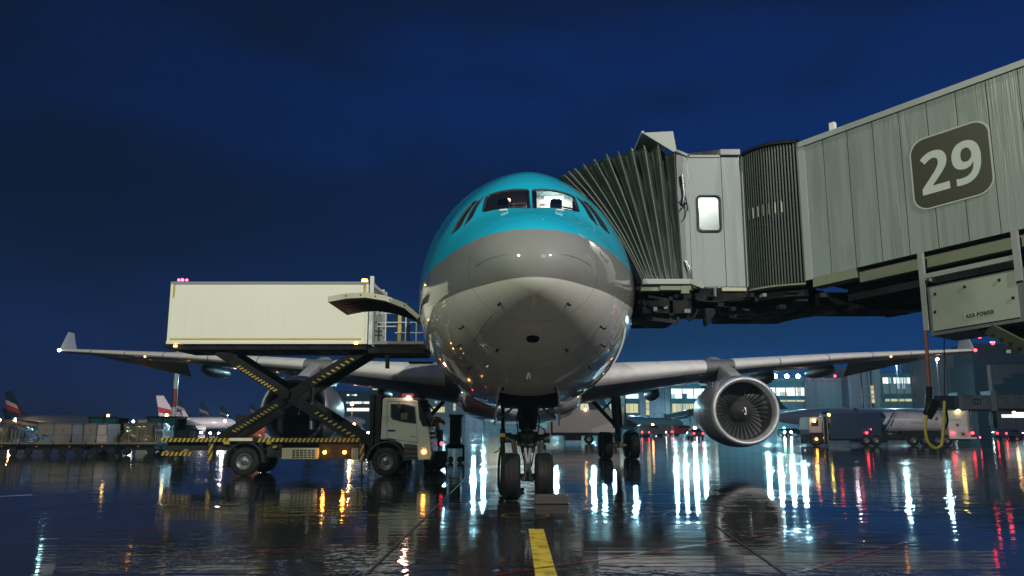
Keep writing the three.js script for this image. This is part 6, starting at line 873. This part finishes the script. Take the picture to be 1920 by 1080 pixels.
{ const d = 62, X = (u) => at(u, 810, d).x, Y = (v) => at(0, v, d).y, t = thing('pushback_tug', 'orange-red tug half hidden by the scissor lift and the left engine', 'tug', [X(462), 0, -d - 1]), om = M('orange tug paint', [0.36, 0.07, 0.02], 0.4, { coat: 0.4, map: T.grime });
  part('body', [span(X(428), X(496), Y(826), Y(806), -d, -d - 2, 0.1), prism([[428, 812], [440, 803], [470, 798], [496, 800], [496, 812]].map(([u, v]) => [X(u), Y(v)]).reverse(), 1.9, 0.06).translate(0, 0, -d - 0.05)], om, t); part('cab', [span(X(462), X(466), Y(806), Y(781), -d - 0.1, -d - 0.2), span(X(490), X(495), Y(806), Y(781), -d - 0.1, -d - 0.2), span(X(460), X(496), Y(783), Y(780), -d, -d - 1.9)], om, t); part('cab_glass', span(X(466), X(490), Y(803), Y(783), -d - 0.12, -d - 0.16), P.darkGlass, t); part('load', span(X(436), X(462), Y(803), Y(778), -d - 0.5, -d - 1.8, 0.05), P.dark, t); part('mirror_panel', span(X(478), X(486), Y(802), Y(787), -d - 0.05, -d - 0.1), M('grey tug panel', [0.2, 0.2, 0.24], 0.4), t); wheelAt(t, X(482), 0.6, -d - 0.1, 0.6, 0.4, om); wheelAt(t, X(438), 0.6, -d - 0.1, 0.6, 0.4); part('lamp', ball(V(X(493), Y(797), -d + 0.02), 0.07, 8), P.headlamp, t); }

// dollies with containers, pallets
{
  const d = 48, A = (u, v) => at(u, v, d), X = (u) => A(u, 840).x, Y = (v) => A(0, v).y, deck = Y(830.5);
  const bed = (u0, u1, lab) => { const a = X(u0), b = X(u1), c = (a + b) / 2, t = thing('cargo_dolly', lab, 'dolly', [c, 0, -d - 1.2], 'cargo dollies in a row'); part('deck', [span(a + 0.03, b - 0.03, deck - 0.14, deck, -d, -d - 2.4)], P.dark, t); part('edge_rail', span(a + 0.03, b - 0.03, deck - 0.05, deck + 0.02, -d + 0.04, -d), M('worn rail paint', [0.2, 0.16, 0.07], 0.5, { map: T.grime }), t); part('under_frame', [span(a + 0.3, b - 0.3, 0.3, deck - 0.14, -d - 0.2, -d - 2.2), beam(V(b - 0.1, 0.4, -d - 1.2), V(b + 0.5, 0.4, -d - 1.2), 0.08)], P.black, t); for (const x of [a + 0.45, b - 0.45]) part('wheel', rod(V(x, 0.22, -d - 0.1), V(x, 0.22, -d - 0.26), 0.22, 0.22, 14), P.tyre, t); part('reflector', box(0.1, 0.06, 0.02, c, deck - 0.2, -d + 0.01), M('amber reflector', [0.4, 0.14, 0.03], 0.3), t); };
  bed(-30, 36, 'cargo dolly at the left edge under a netted load'); bed(36, 100, 'cargo dolly under the blue wrapped load and the first white container'); bed(100, 160, 'cargo dolly under the second white container'); bed(160, 222, 'cargo dolly beneath the last small containers'); bed(222, 296, 'cargo dolly under the big plastic-wrapped pallet');
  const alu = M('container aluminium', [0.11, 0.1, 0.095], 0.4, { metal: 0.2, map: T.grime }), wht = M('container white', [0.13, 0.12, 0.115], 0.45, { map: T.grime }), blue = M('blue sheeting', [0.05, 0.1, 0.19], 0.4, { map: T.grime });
  const cv = document.createElement('canvas'); cv.width = cv.height = 128; const cx = cv.getContext('2d'); cx.fillStyle = '#646159'; cx.fillRect(0, 0, 128, 128); cx.lineWidth = 15; cx.lineCap = 'round'; cx.strokeStyle = '#b01722'; cx.beginPath(); cx.arc(66, 46, 20, -0.4, Math.PI * 1.05, true); cx.stroke(); cx.beginPath(); cx.arc(60, 84, 20, -1.6, Math.PI * 0.9); cx.stroke(); cx.strokeStyle = '#1a2450'; cx.beginPath(); cx.moveTo(48, 50); cx.lineTo(84, 78); cx.stroke(); const logo = new THREE.CanvasTexture(cv); logo.colorSpace = THREE.SRGBColorSpace; const logoM = M('container emblem', [1, 1, 1], 0.5, { map: logo });
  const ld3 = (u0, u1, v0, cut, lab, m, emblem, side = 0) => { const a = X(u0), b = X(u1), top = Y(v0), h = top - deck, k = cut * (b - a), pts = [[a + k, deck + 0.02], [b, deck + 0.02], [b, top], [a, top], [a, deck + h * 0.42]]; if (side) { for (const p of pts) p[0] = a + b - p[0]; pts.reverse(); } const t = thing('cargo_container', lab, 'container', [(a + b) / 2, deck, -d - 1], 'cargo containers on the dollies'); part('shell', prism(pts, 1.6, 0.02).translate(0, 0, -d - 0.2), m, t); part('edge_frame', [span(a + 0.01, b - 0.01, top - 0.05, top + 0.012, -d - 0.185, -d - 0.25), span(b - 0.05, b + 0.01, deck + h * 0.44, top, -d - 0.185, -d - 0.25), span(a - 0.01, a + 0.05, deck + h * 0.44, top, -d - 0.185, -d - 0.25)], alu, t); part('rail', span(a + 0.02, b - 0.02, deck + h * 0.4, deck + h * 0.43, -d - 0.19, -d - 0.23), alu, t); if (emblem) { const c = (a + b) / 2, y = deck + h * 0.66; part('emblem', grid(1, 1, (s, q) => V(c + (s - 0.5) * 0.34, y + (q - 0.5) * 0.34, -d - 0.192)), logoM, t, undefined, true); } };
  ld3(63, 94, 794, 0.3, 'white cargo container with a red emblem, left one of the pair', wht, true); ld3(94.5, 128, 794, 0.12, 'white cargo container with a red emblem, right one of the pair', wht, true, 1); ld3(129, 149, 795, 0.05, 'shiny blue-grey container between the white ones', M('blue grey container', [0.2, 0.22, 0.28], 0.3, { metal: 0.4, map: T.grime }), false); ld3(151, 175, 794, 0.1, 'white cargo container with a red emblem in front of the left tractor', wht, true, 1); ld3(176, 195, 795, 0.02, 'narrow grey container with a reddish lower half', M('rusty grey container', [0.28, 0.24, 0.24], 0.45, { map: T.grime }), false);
  const lump = (u0, u1, v0, lab, m, sd, cat = 'pallet load') => { const a = X(u0), b = X(u1), top = Y(v0), h = top - deck, n = fbm(7, 7, 3, sd), g = new THREE.BoxGeometry(b - a, h, 1.6, 14, 12, 8), p = g.attributes.position; for (let i = 0; i < p.count; i++) { const x = p.getX(i), y = p.getY(i), z = p.getZ(i), k = n(x * 0.31 + z * 0.21 + 5, y * 0.4 + z * 0.17 + 5) - 0.5, e = clamp((y + h / 2) / h), rd = 1 - 0.12 * Math.pow(Math.abs(x) / (b - a) * 2, 6) * e; p.setXYZ(i, rd * x * (1 + 0.4 * k * e), y + (e > 0.3 ? 0.55 * k * h : 0), z + 0.6 * k); } g.deleteAttribute('uv'); g.deleteAttribute('normal'); const gg = mergeVertices(g, 1e-3); gg.computeVertexNormals(); const t = thing('pallet_load', lab, cat, [(a + b) / 2, deck, -d - 1], 'wrapped loads on the dollies'); part('wrapped_boxes', gg.translate((a + b) / 2, deck + h / 2 + 0.02, -d - 1), m, t); for (let i = 1; i < 4; i++) part('strap', span(mix(a, b, i / 4) - 0.02, mix(a, b, i / 4) + 0.02, deck + 0.02, top - h * 0.08, -d - 0.15, -d - 0.19), P.mid, t); part('base_sheet', span(a, b, deck + 0.003, deck + 0.06, -d - 0.1, -d - 1.9), alu, t); };
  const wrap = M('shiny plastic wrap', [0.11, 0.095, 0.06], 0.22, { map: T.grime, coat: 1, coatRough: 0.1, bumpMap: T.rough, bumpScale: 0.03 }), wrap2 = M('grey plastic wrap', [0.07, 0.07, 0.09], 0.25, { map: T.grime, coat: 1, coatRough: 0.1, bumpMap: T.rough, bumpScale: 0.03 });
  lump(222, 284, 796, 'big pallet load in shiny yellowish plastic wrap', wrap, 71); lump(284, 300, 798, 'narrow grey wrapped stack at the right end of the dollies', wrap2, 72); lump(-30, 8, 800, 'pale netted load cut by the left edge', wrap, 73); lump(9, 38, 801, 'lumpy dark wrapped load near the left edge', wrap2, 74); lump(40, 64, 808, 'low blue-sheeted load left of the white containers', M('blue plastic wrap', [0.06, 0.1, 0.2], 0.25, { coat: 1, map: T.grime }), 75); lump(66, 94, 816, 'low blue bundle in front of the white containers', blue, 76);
}
single('storage_crate', span(at(258, 790, 90).x, at(278, 790, 90).x, 0.3, at(0, 782, 90).y, -90, -92, 0.05), M('cream crate', [0.36, 0.34, 0.28], 0.5, { map: T.soft }), 'plain cream box body showing above the plastic-wrapped pallet', 'box body');

// small cars and vans far across the apron
function car(label, u, d, m, o = {}) {
  const p = at(u, 800, d), t = thing(o.van ? 'service_van' : 'ramp_car', label, o.van ? 'van' : 'car', [p.x, 0, -d], 'vehicles far across the apron', true), h = o.van ? 2.1 : 1.45, L = o.van ? 4.8 : 4.2;
  part('body', prism(o.van ? [[-L / 2, 0.35], [L / 2, 0.35], [L / 2, 1.1], [L / 2 - 0.8, 1.3], [L / 2 - 1.4, h], [-L / 2, h]] : [[-L / 2, 0.35], [L / 2, 0.35], [L / 2, 0.8], [L / 2 - 1.0, 0.95], [L / 2 - 1.7, h], [-L / 2 + 0.9, h], [-L / 2, 0.95]], 1.75, 0.1).translate(0, 0, 0.87), m, t); part('window', span(-L / 2 + 0.9, L / 2 - 1.6, h - 0.5, h - 0.12, 0.86, -0.86, 0.02).scale(1, 1, 1.025), P.darkGlass, t);
  for (const x of [-L * 0.31, L * 0.31]) for (const z of [0.75, -0.75]) part('wheel', rod(V(x, 0.33, z - 0.1), V(x, 0.33, z + 0.1), 0.33, 0.33, 14), P.tyre, t);
  for (const z of [0.65, -0.65]) { part('headlamp', ball(V(L / 2 - 0.02, 0.75, z), o.r ?? 0.16, 8), P.headlamp, t); part('tail_lamp', ball(V(-L / 2, 0.8, z), 0.14, 8), P.red, t); }
  if (o.beacon) part('beacon', ball(V(0, h + 0.1, 0), 0.22, 8), o.beacon, t); t.rotation.y = o.turn ?? 0; return t;
}
const cm = { dark: M('dark car paint', [0.02, 0.022, 0.03], 0.3, { coat: 0.8 }), red: M('red van paint', [0.3, 0.02, 0.03], 0.35, { coat: 0.6 }), grey: M('grey car paint', [0.15, 0.15, 0.18], 0.35, { coat: 0.6 }), white: M('white car paint', [0.5, 0.5, 0.5], 0.35, { coat: 0.6 }) };
const toUs = -Math.PI / 2, away = Math.PI / 2;
car('dark car with twin white headlamps and a green lamp right of the near engine', 1470, 165, cm.dark, { turn: toUs, beacon: P.green, r: 0.2 });
car('dark van with red tail lamps right of the right main wheels', 1206, 150, cm.dark, { turn: away, van: true });
car('car with twin pinkish headlamps beneath the teal jet', 1232, 175, cm.grey, { turn: toUs, r: 0.18 });
car('grey van with an orange roof lamp beneath the teal jet', 1224, 160, cm.grey, { turn: 0.2, van: true, beacon: P.sodium });
car('small red van left of the near engine', 1282, 165, cm.red, { turn: 0.1, van: true });
car('dark car with an orange lamp against the left side of the near engine', 1303, 120, cm.dark, { turn: away, beacon: P.sodium });
car('dark car with white lamps at the far right edge', 1893, 120, cm.grey, { turn: 0.5, r: 0.14 });
car('dark car with red tail lamps at the far right below the orange lamp', 1882, 135, cm.dark, { turn: away });
car('car with one bright headlamp left of the orange tug', 399, 130, cm.dark, { turn: toUs + 0.5, r: 0.16 });
car('dark pickup below the white jet at the left', 352, 150, cm.dark, { turn: 0.1, van: true });
car('dark van behind the truck, below the small white jet', 664, 140, cm.dark, { turn: 0, van: true, beacon: P.sodium });
car('dark car under the wing of the white widebody', 1488, 190, cm.dark, { turn: 0.1 });
{ const d = 170, X = (u) => at(u, 800, d).x, t = thing('baggage_train', 'row of dark baggage carts with amber reflectors under the teal bridge', 'baggage carts', [X(1258), 0, -d - 1]); for (let i = 0; i < 3; i++) { const a = X(1238 + i * 15), b = X(1251 + i * 15); part('cart', span(a, b, 0.4, 1.9, -d, -d - 1.5, 0.06), M('violet cart', [0.1, 0.07, 0.12], 0.5), t); part('wheel', rod(V(a + 0.4, 0.25, -d - 0.1), V(a + 0.4, 0.25, -d - 0.3), 0.25, 0.25, 12), P.tyre, t); } for (const u of [1247, 1261]) part('amber_reflector', ball(V(X(u), 0.75, -d + 0.05), 0.13, 8), P.amber, t); }
renderer.render(scene, camera);
